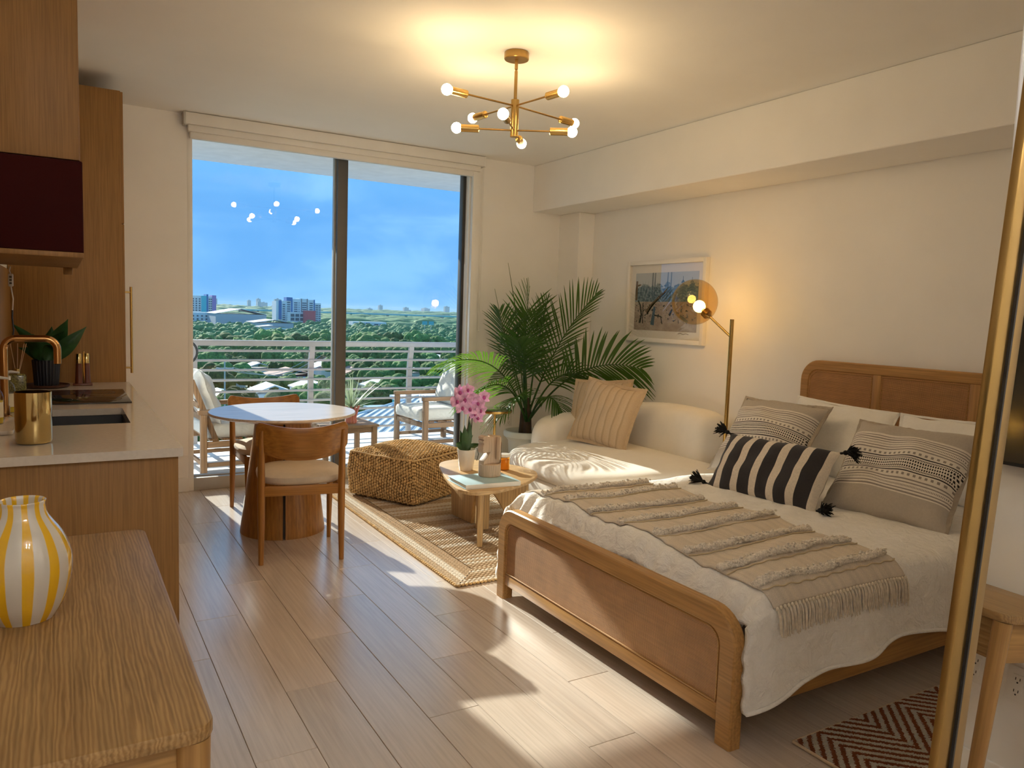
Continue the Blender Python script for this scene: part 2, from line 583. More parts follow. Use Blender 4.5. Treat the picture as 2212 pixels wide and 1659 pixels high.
# roller blind rolled up in its box
bl = thing('roller_blind', 'rolled up white roller blind in a long box above the sliding window', 'blind', (0, 5.985, 2.55))
B().span((.78, -.055, .108), (3.175, .035, .188), 0.004).obj('cassette', 'blind_white', bl)
B().span((.766, -.057, .102), (.782, .035, .190), 0.003).obj('end_cap', 'frame_grey', bl)
B().span((3.173, -.057, .102), (3.187, .035, .190), 0.003).obj('end_cap', 'blind_white', bl)
B().span((.80, -.030, .062), (3.150, .030, .108), 0.006).obj('hem_bar', 'blind_white', bl)
B().span((.815, -.012, .018), (3.140, .034, .064), 0.006).obj('fabric_roll', 'blind_white', bl)
B().span((3.085, -.020, -2.548), (3.155, .020, .06), 0.004).obj('side_channel', 'trim_paint', bl)
B().tube([(3.166, -.035, .10), (3.166, -.036, -.6), (3.164, -.036, -1.30)], .0022, 6).obj('pull_cord', 'white_plastic', bl)
B().tube([(3.176, -.035, .10), (3.177, -.036, -.6), (3.170, -.036, -1.30)], .0022, 6).obj('pull_cord', 'white_plastic', bl)
B().sphere((3.167, -.036, -1.31), .008, 8, 6).obj('cord_bob', 'white_plastic', bl)

# wall outlets
def outlet(name_label, loc, rz, group=None):
    t = thing('wall_outlet', name_label, 'outlet', loc, rz, group)
    B().box((0, -.004, 0), (.075, .008, .118), .003).obj('plate', 'white_plastic', t)
    B().box((0, -.009, 0), (.036, .004, .070), .0015).obj('socket_face', 'white_plastic', t)
    for dz in (.020, -.020):
        for dx in (-.007, .007):
            B().box((dx, -.0112, dz), (.0025, .001, .009)).obj('slot', 'black_plastic', t, smooth=0)
        B().tube([(0, -.0115, dz - .012), (0, -.0105, dz - .012)], .003, 8).obj('ground_hole', 'black_plastic', t)
    return t


outlet('white wall outlet low beside the palm, behind the small round drinks table', (3.54, YW, 0.425), 0)
outlet('white wall outlet under the desk nearer the corner leg, seen in the mirror', (XL, 1.506, 0.47), radians(90))
outlet('white wall outlet under the desk at the mirror edge, seen in the mirror', (XL, 1.362, 0.465), radians(90))

# ---------------------------------------------------------------- balcony
simple('balcony_tile', (0.78, 0.77, 0.74), 0.6)
simple('balcony_paint', (0.74, 0.72, 0.72), 0.8)
simple('rail_paint', (0.46, 0.43, 0.42), 0.45, 0.2)
struct(B().span((-2.5, 6.2, -.25), (6.5, 8.36, -.03)).obj('balcony_floor', 'balcony_tile', smooth=0))
struct(B().span((-2.5, 6.2, 2.83), (6.5, 8.36, 3.08)).obj('balcony_ceiling', 'balcony_paint', smooth=0))
struct(B().span((-2.5, 6.2, 2.742), (6.5, 6.24, 2.83)).obj('wall_outer_header', 'balcony_paint', smooth=0))
rl = thing('balcony_railing', 'pale metal balcony railing with horizontal bars in front of the view', 'railing', (0, 8.2, -.03))
B().span((-2.4, -.03, 1.005), (6.4, .035, 1.065), 0.012).obj('top_rail', 'rail_paint', rl)
for i, z in enumerate((.955, .855, .755, .65, .53, .42, .31, .20, .10)):
    B().tube([(-2.4, 0, z), (6.4, 0, z)], .013, 8).obj('bar', 'rail_paint', rl)
for x in (-1.2, -.02, 1.15, 2.335, 3.49, 4.65, 5.8):
    b = B()
    prof = [(.045, 0.0), (.045, .55), (.04, .75), (.02, .88), (-.005, .98), (-.005, 1.01)]
    vs, fs = [], []
    for (y, z) in prof:
        for dx, dy in ((-.028, -.02), (.028, -.02), (.028, .02), (-.028, .02)):
            vs.append((x + dx, y + dy, z))
    for i in range(len(prof) - 1):
        for k in range(4):
            k2 = (k + 1) % 4
            fs.append((i * 4 + k, i * 4 + k2, i * 4 + 4 + k2, i * 4 + 4 + k))
    fs.append((3, 2, 1, 0))
    fs.append(tuple(range(len(vs) - 4, len(vs))))
    b.add(vs, fs)
    b.obj('post', 'rail_paint', rl)
# ---------------------------------------------------------------- kitchen run on the left wall
simple('quartz', (0.66, 0.60, 0.53), 0.09, var=0.04, scale=60, spec=0.6)
simple('dark_red', (0.034, 0.0012, 0.0012), 0.75, var=0.05, spec=0.15)
simple('steel_dark', (0.16, 0.16, 0.165), 0.30, 0.9)
simple('cook_glass', (0.010, 0.007, 0.006), 0.10, spec=0.35)
simple('toe_kick', (0.05, 0.03, 0.015), 0.6)

tc_ = thing('tall_cabinet', 'tall wooden fridge cabinet beside the window with a long brass handle', 'cabinet', (XL, 5.25, 0))
B().span((0.002, 0, 0.0), (.588, .022, 2.645), .002).obj('side_panel', 'veneer', tc_)
B().span((0.002, .022, 0.08), (.575, .745, 2.645), .002).obj('carcass', 'veneer', tc_)
B().span((.577, .003, .10), (.602, .742, 1.86), .002).obj('door', 'veneer', tc_)
up_ = B().span((.577, .003, 1.865), (.602, .742, 2.64), .002).obj('upper_door', 'veneer', tc_)
B().span((.30, .03, 0), (.56, .74, .08)).obj('toe_kick', 'toe_kick', tc_)
hd = B().tube([(.655, .30, .93), (.655, .30, 1.49)], .008, 12).obj('handle', 'brass', tc_)
for z in (.965, 1.455):
    B().tube([(.60, .30, z), (.655, .30, z)], .006, 10).obj('handle_post', 'brass', hd)

uc = thing('upper_cabinet', 'wooden upper wall cabinet at the ceiling, above the dark red box', 'cabinet', (XL, 3.34, 1.915))
B().span((0.002, 0, 0), (.330, .02, .825), .002).obj('side_panel', 'veneer', uc)
B().span((0.002, .02, 0), (.312, 1.16, .825), .002).obj('carcass', 'veneer', uc)
for y in (.022, .604):
    B().span((.313, y, .002), (.333, y + .556, .823), .002).obj('door', 'veneer', uc)

hb = thing('range_hood_box', 'dark red lacquered hood box under the wooden upper cabinet', 'hood', (XL, 3.33, 1.555))
B().span((0.002, 0, .020), (.338, .02, .356), .002).obj('side_panel', 'dark_red', hb)
B().span((0.002, .02, .020), (.325, 1.16, .356), .002).obj('body', 'dark_red', hb)
B().span((.325, .02, .020), (.340, 1.16, .356), .002).obj('front_panel', 'dark_red', hb)
B().span((0.002, .0, 0), (.338, 1.16, .019), .002).obj('bottom_panel', 'veneer', hb)
B().span((.275, 1.10, -.035), (.315, 1.15, -.0005), .003).obj('bracket', 'veneer', hb)

bc = thing('base_cabinet', 'wooden kitchen base cabinet with a flat end panel facing the desk', 'cabinet', (XL, 2.84, 0))
B().span((0.002, 0, 0), (.604, .022, .868), .002).obj('end_panel', 'veneer', bc)
B().span((0.002, .022, .08), (.578, 2.405, .69), .002).obj('carcass', 'veneer', bc)
B().span((.05, .03, 0), (.53, 2.40, .08)).obj('toe_kick', 'toe_kick', bc)
for i in range(4):
    B().span((.580, .026 + i * .594, .09), (.600, .026 + i * .594 + .590, .864), .002).obj('door', 'veneer', bc)

tag(B().span((XL + .001, 2.86, .9005), (XL + .012, 5.248, 1.553), .001).obj('backsplash', 'veneer', smooth=0), 'flat wooden backsplash panel behind the faucet at the photo edge', 'panel')
# worktop with a cut-out for the sink; sink x -.12...24, y 3.46..3.97
ct = B()
Z0, Z1 = .870, .900
ct.span((XL + .002, 2.815, Z0), (.357, 3.47, Z1))
ct.span((XL + .002, 3.97, Z0), (.357, 5.248, Z1))
ct.span((XL + .002, 3.47, Z0), (-.13, 3.97, Z1))
ct.span((.240, 3.47, Z0), (.357, 3.97, Z1))
tag(ct.obj('worktop', 'quartz', smooth=0), 'pale polished stone kitchen worktop with a sink cut-out', 'worktop')
B_ = thing('sink', 'dark steel undermount sink in the pale worktop', 'sink', (.055, 3.72, .70))
b = B()
b.span((-.19, -.255, .0), (.19, .255, .004))
b.span((-.19, -.255, .004), (-.186, .255, .168))
b.span((.186, -.255, .004), (.19, .255, .168))
b.span((-.186, -.255, .004), (.186, -.251, .168))
b.span((-.186, .251, .004), (.186, .255, .168))
b.obj('basin', 'steel_dark', B_, smooth=0)
B().lathe([(.0, .0075), (.03, .0075), (.04, .006), (.042, .0045)], 20).obj('drain', 'steel_dark', B_)

ck = thing('induction_cooktop', 'black glass induction cooktop set on the worktop beyond the sink', 'cooktop', (.06, 4.465, .9003))
B().box((0, 0, .003), (.47, .62, .005), .002).obj('glass_plate', 'cook_glass', ck)
for (x, y, r) in ((-.10, -.15, .085), (-.10, .15, .10), (.10, -.15, .10), (.10, .15, .085)):
    B().lathe([(r - .003, .0058), (r, .0059), (r + .001, .0058)], 32).obj('zone_ring', 'steel_dark', ck, loc=(x, y, 0))

# faucet
fc = thing('faucet', 'copper-brass gooseneck kitchen faucet with a square bent spout', 'faucet', (-.205, 3.75, .90))
B().lathe([(0, 0), (.028, 0), (.028, .006), (.018, .012), (.0175, .05), (0, .05)], 24).obj('base', 'copper', fc)
pts = [(0, 0, .04), (0, 0, .28)]
for k in range(7):
    a = pi - pi / 2 * k / 6
    pts.append((.045 + .045 * cos(a), 0, .285 + .045 * sin(a)))
pts.append((.135, 0, .33))
for k in range(8):
    a = pi / 2 - pi / 2 * k / 7
    pts.append((.145 + .045 * cos(a), 0, .285 + .045 * sin(a)))
pts.append((.190, 0, .225))
B().tube(pts, .0145, 16).obj('spout', 'copper', fc)
B().tube([(.190, 0, .222), (.190, 0, .2255)], .012, 14).obj('aerator', 'black_plastic', fc)
hl = B().tube([(0, .015, .10), (0, .035, .10)], .013, 14).obj('lever_hub', 'copper', fc)
B().tube([(0, .03, .10), (-.01, .06, .15)], .005, 10).obj('lever', 'copper', hl)

# brass cup
cup = thing('brass_cup', 'polished brass cylinder canister standing on the worktop edge', 'canister', (-.087, 3.075, .9003))
r = .0555
B().lathe([(0, 0), (r - .012, 0), (r - .004, .003), (r, .012), (r, .178), (r - .003, .178), (r - .003, .012), (0, .010)], 48).obj('body', 'brass_polished', cup)

# tray + soap bottles
wt_ = thing('soap_tray', 'white stone tray under the amber bottle beside the brass canister', 'tray', (-.205, 3.475, .9003))
B().prism(rrect(.10, .40, .02), 0, .016, bev=.003).obj('plate', 'quartz', wt_)
simple('soap_yellow', (0.62, 0.44, 0.03), 0.2, coat=0.5)
simple('label_paper', (0.74, 0.66, 0.48), 0.7)


def bottle(label, loc, h, r, liquid):
    t = thing('soap_bottle', label, 'bottle', loc)
    B().lathe([(0, 0), (r * .9, 0), (r, .006), (r, h * .62), (r * .8, h * .74), (r * .35, h * .84), (r * .35, h * .9)], 28).obj('glass', 'clear_glass', t)
    B().lathe([(0, .003), (r * .86, .003), (r * .93, .008), (r * .93, h * liquid), (0, h * liquid)], 28).obj('liquid', 'soap_yellow', t)
    B().lathe([(r * 1.005, h * .16), (r * 1.01, h * .17), (r * 1.01, h * .50), (r * 1.005, h * .51)], 28, a0=-2.6, a1=-.4).obj('paper_label', 'label_paper', t)
    p = B().lathe([(0, h * .86), (r * .45, h * .86), (r * .45, h * .96), (r * .2, h * .97), (r * .2, h * 1.08), (0, h * 1.08)], 20).obj('pump', 'white_plastic', t)
    B().tube([(0, 0, h * 1.06), (r * .5, 0, h * 1.075), (r * 1.5, -.004, h * 1.05)], [.0065, .006, .004], 10).obj('nozzle', 'white_plastic', p)
    return t


bottle('clear pump bottle of yellow soap with a paper label, on the worktop behind the faucet', (-.205, 3.93, .9003), .165, .030, .42)
bottle('amber pump bottle at the photo edge, nearest the camera on the soap tray', (-.222, 3.47, .9165), .165, .030, .55)

# reed diffuser
simple('moss_glass', (0.20, 0.19, 0.06), 0.15, var=0.8, scale=140, coat=0.6)
simple('reed', (0.62, 0.42, 0.28), 0.7)
df = thing('reed_diffuser', 'green mossy glass reed diffuser with thin sticks', 'diffuser', (-.204, 4.79, .9003))
B().box((0, 0, .048), (.082, .06, .095), .012).obj('bottle', 'moss_glass', df)
B().lathe([(0, .095), (.013, .095), (.013, .122), (.009, .124), (0, .124)], 20).obj('collar', 'brass_polished', df)
for (dx, dy) in ((-.028, .01), (.034, -.01), (.044, .012), (.004, .03)):
    B().tube([(0, 0, .06), (dx, dy, .255)], .0015, 6).obj('reed', 'reed', df)

# round dark wooden tray with a potted leafy plant
wood('walnut', (0.045, 0.014, 0.008), (0.10, 0.035, 0.02), 'X', rough=0.4)
tr = thing('round_tray', 'round dark walnut tray under the black plant pot', 'tray', (-.075, 5.00, .9003))
B().lathe([(0, 0), (.10, 0), (.112, .006), (.115, .018), (.110, .018), (.104, .010), (0, .010)], 48).obj('dish', 'walnut', tr)
simple('pot_black', (0.008, 0.010, 0.020), 0.45)
simple('leaf_dark', (0.016, 0.075, 0.018), 0.38, var=0.5, scale=12)
simple('soil', (0.03, 0.02, 0.012), 0.95, bump=0.5, bscale=80)
pp = thing('potted_plant', 'dark green broad leafed plant in a black ribbed pot on the round tray', 'plant', (-.075, 5.00, .9105))
b = B()
n = 96
vs, fs = [], []
prof = [(.052, 0), (.058, .004), (.068, .14), (.068, .145), (.060, .145), (.058, .128)]
for k in range(n):
    a = 2 * pi * k / n
    for i, (rr, z) in enumerate(prof):
        q = rr + (.002 * (1 if k % 4 < 2 else -1) if i in (1, 2) else 0)
        vs.append((q * cos(a), q * sin(a), z))
for k in range(n):
    k2 = (k + 1) % n
    for i in range(len(prof) - 1):
        fs.append((k * 6 + i, k2 * 6 + i, k2 * 6 + i + 1, k * 6 + i + 1))
b.add(vs, fs)
b.lathe([(0, 0), (.052, 0)], 48)
b.obj('pot', 'pot_black', pp)
B().lathe([(0, .130), (.0585, .130)], 32).obj('soil', 'soil', pp)


def broad_leaf(base, tip, w, bend, mat, parent, name='leaf', up=(0, 0, 1)):
    p0, p1 = Vector(base), Vector(tip)
    ax = (p1 - p0)
    side = ax.cross(Vector(up)).normalized()
    nrm = side.cross(ax).normalized()

    def fn(u, v):
        s = v * 2 - 1
        wid = w * (sin(pi * min(1, u * 1.02) ** 0.75)) * 0.5 + 0.001
        c = p0 + ax * u + nrm * bend * sin(pi * u)
        return tuple(c + side * s * wid + nrm * abs(s) * wid * 0.35)
    return B().grid(fn, 14, 6).obj(name, mat, parent, smooth=60)


for (b_, t_, w_, bd) in (((.01, 0, .13), (.20, -.03, .335), .075, -.03), ((.0, .0, .13), (.11, -.01, .375), .085, .02), ((0, -.01, .13), (-.155, -.02, .345), .06, .03), ((.01, -.01, .13), (.09, -.06, .31), .10, .03), ((-.01, 0, .13), (-.06, -.05, .29), .10, .02), ((-.01, 0, .13), (-.13, .02, .21), .06, .04), ((.0, .0, .13), (.03, .06, .33), .09, .02), ((.0, -.02, .13), (.04, -.10, .22), .08, .04), ((0, .02, .13), (-.10, .08, .30), .08, .03)):
    broad_leaf(b_, t_, w_ * 1.15, bd, 'leaf_dark', pp, up=(0.15, 1, .3))

# salt and pepper mills
simple('mill_wood', (0.13, 0.030, 0.012), 0.3, var=0.2, scale=20, coat=0.4)
st = thing('mill_stand', 'small wooden stand under the two grinder mills', 'stand', (.103, 5.085, .9003))
B().box((0, 0, .006), (.10, .075, .012), .003).obj('base', 'mill_wood', st)
B().tube([(.008, 0, .012), (.008, 0, .195), (.012, 0, .200)], .003, 8).obj('carry_rod', 'brass_polished', st)
for (dx, lab) in ((-.018, 'red-brown grinder mill with brass cap, left of the pair'), (.022, 'red-brown grinder mill with brass cap, right of the pair')):
    ml = thing('grinder_mill', lab, 'grinder', (.103 + dx, 5.075 if dx < 0 else 5.098, .9125), 0, 'pair of grinder mills')
    B().lathe([(0, 0), (.021, 0), (.020, .02), (.015, .115), (0, .115)], 20).obj('body', 'mill_wood', ml)
    B().lathe([(0, .116), (.0155, .116), (.0155, .170), (.013, .174), (0, .175)], 20).obj('cap', 'brass_polished', ml)

# hanging cord adapter
cd = thing('cord_switch', 'white inline cord switch hanging under the hood box', 'switch', (-.205, 4.42, 1.30))
B().box((0, 0, .18), (.022, .014, .062), .005).obj('housing', 'white_plastic', cd)
for z in (.165, .180, .195):
    B().box((0, -.0075, z), (.010, .003, .009), .001).obj('button', 'aluminium', cd)
B().tube([(0, 0, .245), (-.004, 0, .225), (0, 0, .208)], .0025, 8).obj('hook_cord', 'white_plastic', cd)
B().tube([(0, 0, .150), (.008, 0, .09), (.004, 0, .035)], .003, 8).obj('white_cord', 'white_plastic', cd)
B().tube([(.004, 0, .036), (.002, 0, .0), (.006, 0, -.06), (.0, 0, -.12)], .0035, 8).obj('black_cord', 'black_plastic', cd)

# ---------------------------------------------------------------- desk + vase + television
DZ = .76
dk = thing('desk', 'wooden desk with rounded top corners in the left foreground', 'desk', (-.021, 1.760, 0))
B().prism(rrect(.43, 1.165, .035), DZ - .026, DZ, bev=.005).obj('top', 'oak_top', dk)
for sx, sy in ((1, 1), (1, -1), (-1, 1), (-1, -1)):
    B().tube([(sx * .186, sy * .553, 0.0), (sx * .186, sy * .553, .45), (sx * .186, sy * .553, DZ - .0265)], [.016, .022, .0255], 18).obj('leg', 'oak_z', dk)
for sy in (1, -1):
    B().span((-.165, sy * .548 - .009, DZ - .150), (.165, sy * .548 + .009, DZ - .0265), .002).obj('end_apron', 'oak_x', dk)
B().span((-.192, -.53, DZ - .150), (-.176, .53, DZ - .0265), .002).obj('back_apron', 'oak_top', dk)
B().span((-.176, -.53, DZ - .150), (.16, .53, DZ - .138), .002).obj('bottom_board', 'oak_top', dk)
for y0 in (-.528, .003):
    dr = B().span((.165, y0, DZ - .146), (.184, y0 + .525, DZ - .030), .003).obj('drawer', 'oak_top', dk)
    B().tube([(.183, y0 + .2625, DZ - .088), (.186, y0 + .2625, DZ - .088)], .006, 12).obj('finger_hole', 'toe_kick', dr)

# striped vase
m, nt, bs = newmat('striped_glaze')
tcn = nd(nt, 'ShaderNodeTexCoord')
sp = nd(nt, 'ShaderNodeSeparateXYZ', {0: (tcn, 'Object')})
ang = math_(nt, 'ARCTAN2', (sp, 1), (sp, 0))
nw = nd(nt, 'ShaderNodeTexNoise', {'Vector': (tcn, 'Object'), 'Scale': 7.0, 'Detail': 1.0})
an2 = math_(nt, 'ADD', math_(nt, 'MULTIPLY', ang, 11 / (2 * pi)), math_(nt, 'MULTIPLY', (nw, 0), 0.25))
fr_ = math_(nt, 'FRACT', an2)
rp = ramp(nt, fr_, [(0.0, (0.80, 0.46, 0.012)), (0.40, (0.78, 0.44, 0.010)), (0.43, (0.66, 0.61, 0.53)), (0.97, (0.66, 0.61, 0.53)), (1.0, (0.80, 0.46, 0.012))])
nt.links.new(rp.outputs[0], bs.inputs['Base Color'])
bs.inputs['Roughness'].default_value = 0.07
bs.inputs['Coat Weight'].default_value = 1.0
vs_ = thing('vase', 'round glossy vase with yellow and white stripes on the desk', 'vase', (-.073, 1.765, DZ + .0003), radians(12))
b = B()
vp = [(0, 0), (.050, .0), (.058, .004), (.075, .035), (.0865, .075), (.0905, .110), (.087, .145), (.073, .180), (.056, .205), (.046, .222), (.0425, .240), (.044, .2505), (.041, .2515), (.038, .245), (.037, .225), (.046, .205), (.070, .165), (.080, .11), (.060, .02), (0, .012)]
# smooth profile by Catmull-Rom sampling
def smooth_prof(p, n=4):
    out = []
    for i in range(len(p) - 1):
        p0, p1, p2, p3 = p[max(i - 1, 0)], p[i], p[i + 1], p[min(i + 2, len(p) - 1)]
        for k in range(n):
            t = k / n
            q = []
            for d in (0, 1):
                q.append(0.5 * (2 * p1[d] + (p2[d] - p0[d]) * t + (2 * p0[d] - 5 * p1[d] + 4 * p2[d] - p3[d]) * t * t + (3 * p1[d] - p0[d] - 3 * p2[d] + p3[d]) * t ** 3))
            out.append((max(0, q[0]), q[1]))
    out.append(p[-1])
    return out


b.lathe([(r_ * .95, z_ * .95) for r_, z_ in smooth_prof(vp)], 64)
b.obj('body', 'striped_glaze', vs_, smooth=80)

simple('screen_black', (0.008, 0.008, 0.009), 0.12, spec=0.5)
tv = thing('television', 'black flat television on the left wall, seen in the mirror', 'television', (XL, 1.05, 1.18))
B().span((.03, -.52, 0), (.055, .52, .68), .004).obj('back_shell', 'black_plastic', tv)
B().span((.055, -.52, 0), (.060, .52, .68), .002).obj('bezel', 'black_plastic', tv)
B().span((.0605, -.51, .012), (.062, .51, .67)).obj('screen', 'screen_black', tv, smooth=0)
B().span((.001, -.15, .2), (.03, .15, .42)).obj('wall_bracket', 'black_plastic', tv)

# ---------------------------------------------------------------- leaning mirror (right foreground)
simple('mirror_silver', (0.86, 0.86, 0.84), 0.0, 1.0, var=0.0)
mr = thing('leaning_mirror', 'tall brass framed mirror leaning at the right edge', 'mirror', (1.174, .66, 0.0))
mr.rotation_euler = (0, radians(4.6), radians(-2.65))
MH, MWd = 1.80, 0.72       # local: the glass looks along -X, width runs towards -Y, height Z
for y0, y1 in ((-.015, 0), (-MWd, -MWd + .015)):
    B().span((-.030, y0, .0), (.030, y1, MH), .003).obj('frame_side', 'brass_dark', mr)
B().span((-.030, -MWd + .015, MH - .015), (.030, -.015, MH), .003).obj('frame_top', 'brass_dark', mr)
B().span((-.030, -MWd + .015, 0), (.030, -.015, .015), .003).obj('frame_bottom', 'brass_dark', mr)
B().span((.002, -.020, .015), (.010, -.015, MH - .015)).obj('dark_strip', 'black_plastic', mr, smooth=0)  # black strip standing in for the shaded gap between glass and frame
B().span((.004, -MWd + .015, .015), (.012, -.020, MH - .015)).obj('mirror_glass', 'mirror_silver', mr, smooth=0)
B().span((.0125, -MWd + .015, .015), (.020, -.015, MH - .015)).obj('backing', 'black_plastic', mr, smooth=0)
# ---------------------------------------------------------------- dining table and chairs
fabric('seat_cream', (0.66, 0.56, 0.44), var=0.05)
dt = thing('dining_table', 'round wooden dining table on a tapered drum base', 'table', (1.185, 4.775, 0))
R_ = .44
B().lathe([(0, .722), (R_ - .05, .722), (R_ - .012, .731), (R_, .737), (R_, .745), (R_ - .004, .750), (0, .750)], 96).obj('top', 'table_wood', dt, smooth=40)
for a0, a1 in ((-1.75, 1.22), (1.28, 4.47)):
    B().lathe([(.256, 0), (.250, .0), (.238, .004), (.150, .7215), (.165, .7215), (.256, .006)], 48, a0=a0, a1=a1, closed_prof=True).obj('base_panel', 'chair_wood_z', dt, smooth=50)
B().lathe([(0, .004), (.230, .004), (.142, .720), (0, .720)], 48).obj('base_core', 'toe_kick', dt)


def dining_chair(label, loc, rz):
    t = thing('dining_chair', label, 'chair', loc, rz, 'dining chairs at the round table')
    for sx in (-1, 1):
        B().tube([(sx * .214, -.232, 0), (sx * .213, -.214, .22), (sx * .213, -.205, .42), (sx * .214, -.214, .60), (sx * .214, -.236, .735)], [.0135, .0185, .0205, .018, .010], 14).obj('leg', 'chair_wood_z', t)
        B().tube([(sx * .195, .212, 0), (sx * .196, .205, .22), (sx * .197, .195, .425)], [.012, .0165, .020], 14).obj('leg', 'chair_wood_z', t)
        B().span((sx * .204 - .010, -.19, .375), (sx * .204 + .010, .19, .428), .003).obj('side_rail', 'chair_wood_x', t)
    B().span((-.20, -.213, .370), (.20, -.193, .425), .003).obj('rear_rail', 'chair_wood_x', t)
    B().span((-.185, .190, .375), (.185, .208, .425), .003).obj('front_rail', 'chair_wood_x', t)

    def seat(u, v):
        a = 2 * pi * u
        k = sin(pi * v / 2)
        ca, sa = cos(a), sin(a)
        n_ = 2 / 3.2
        rx = (.232 + .012 * sa) * abs(ca) ** n_ * (1 if ca >= 0 else -1)
        ry = .222 * abs(sa) ** n_ * (1 if sa >= 0 else -1)
        return (rx * k, ry * k + .005, .478 + .022 * (1 - k ** 4) - .010 * k ** 8)
    b = B()
    b.grid(seat, 56, 14, wrap_u=True)

    def under(u, v):
        p = seat(u, 1)
        q = [(1.0, 0), (1.012, -.012), (1.0, -.026), (.95, -.040), (.5, -.042), (0, -.042)]
        i = min(4, int(v * 5))
        f = v * 5 - i
        s_ = q[i][0] * (1 - f) + q[i + 1][0] * f
        dz = q[i][1] * (1 - f) + q[i + 1][1] * f
        return (p[0] * s_, p[1] * s_, p[2] + dz)
    b.grid(under, 56, 5, wrap_u=True)
    b.obj('seat', 'seat_cream', t, smooth=60)
    # curved back rest
    Wb = .243

    def yb(x):
        return -.262 + .062 * (x / Wb) ** 2

    def back(u, v):
        x = (u * 2 - 1) * Wb
        q = abs(x / Wb)
        zt = .750 + .036 * q ** 2.0
        zb = .572 + .055 * q ** 2.4
        if q > .86:                       # rounded upper corners
            e = (q - .86) / .14
            zt -= .034 * (1 - sqrt(max(0, 1 - e * e)))
            zb += .02 * (1 - sqrt(max(0, 1 - e * e)))
        z = zb + (zt - zb) * v
        return (x, yb(x) - .022 * v + .011, z)
    b = B()
    nu, nv = 28, 10
    front = [back(i / nu, j / nv) for i in range(nu + 1) for j in range(nv + 1)]
    th = .017
    rear = [(p[0], p[1] - th * (1.0 if 0 < (k % (nv + 1)) < nv else .55), p[2]) for k, p in enumerate(front)]
    m1 = nv + 1
    fs = []
    N = len(front)
    for i in range(nu):
        for j in range(nv):
            a = i * m1 + j
            fs.append((a, a + m1, a + m1 + 1, a + 1))
            fs.append((N + a, N + a + 1, N + a + m1 + 1, N + a + m1))
    for i in range(nu):
        a = i * m1
        fs.append((a, N + a, N + a + m1, a + m1))
        a = i * m1 + nv
        fs.append((a, a + m1, N + a + m1, N + a))
    for j in range(nv):
        fs.append((j, j + 1, N + j + 1, N + j))
        a = nu * m1 + j
        fs.append((a, N + a, N + a + 1, a + 1))
    b.add(front + rear, fs)
    b.obj('backrest', 'chair_wood_x', t, smooth=50)
    return t


ch = dining_chair('wooden dining chair with cream seat, its back to the camera', (1.162, 4.318, 0), radians(-10.5))
c2 = copy_tree(ch)
c2.location = (1.215, 5.215, 0)
c2.rotation_euler = (0, 0, radians(180))
c2['label'] = 'wooden dining chair behind the round table, facing the camera'

# ---------------------------------------------------------------- pouf
simple('jute', (0.60, 0.40, 0.18), 0.9, var=0.30, scale=30, bump=0.5, bscale=300)
simple('jute_core', (0.24, 0.13, 0.045), 0.95)
pf = thing('pouf', 'square woven jute pouf on the rug by the window', 'pouf', (2.255, 5.30, .0165), radians(27))
HS, HZ = .315, .335


def pouf_surf(fx, fy, fz):
    """map a point of the unit box shell to the soft pouf shape"""
    p = Vector((fx, fy, fz))
    r2 = .16
    q = Vector((max(-1 + r2, min(1 - r2, fx)), max(-1 + r2, min(1 - r2, fy)), max(-1 + r2 * 1.6, min(1 - r2 * .8, fz))))
    d = p - q
    if d.length > 1e-6:
        sc = Vector((r2, r2, r2 * (1.6 if fz < 0 else .8)))
        d = Vector((d.x / sc.x, d.y / sc.y, d.z / sc.z))
        d = d.normalized() * max(abs(d.x), abs(d.y), abs(d.z))
        p = q + Vector((d.x * sc.x, d.y * sc.y, d.z * sc.z))
    bulge = 1 + .05 * (1 - fz * fz)
    x, y = p.x * HS * bulge, p.y * HS * bulge
    z = (p.z + 1) / 2 * HZ
    if fz > .9:
        z += .055 * (1 - fx * fx) * (1 - fy * fy) + .012 * nz(fx * 1.7, fy * 1.7, 3.1)
    x += .012 * nz(fx * 1.3, fy * 1.3, fz * 1.3 + 5)
    y += .012 * nz(fx * 1.3 + 9, fy * 1.3, fz * 1.3)
    return Vector((x, y, z))


b = B()
nb_ = 14
for face in range(6):
    def fn(u, v, face=face):
        a, c = u * 2 - 1, v * 2 - 1
        p = [(a, c, 1), (c, a, -1), (1, a, c), (-1, c, a), (c, 1, a), (a, -1, c)][face]
        return tuple(pouf_surf(*p) * .985)
    b.grid(fn, nb_, nb_)
b.obj('core', 'jute_core', pf, smooth=60)
b = B()
knot_v = []
for i in range(1, 3):
    for k in range(5):
        th, ph = pi * i / 3, 2 * pi * k / 5
        knot_v.append(Vector((sin(th) * cos(ph), sin(th) * sin(ph), cos(th))))
knot_v = [Vector((0, 0, 1))] + knot_v + [Vector((0, 0, -1))]
knot_f = [(0, 1 + k, 1 + (k + 1) % 5) for k in range(5)] + [(1 + k, 6 + k, 6 + (k + 1) % 5, 1 + (k + 1) % 5) for k in range(5)] + [(11, 6 + (k + 1) % 5, 6 + k) for k in range(5)]
rk = random.Random(4)
nh, nvz = 27, 15
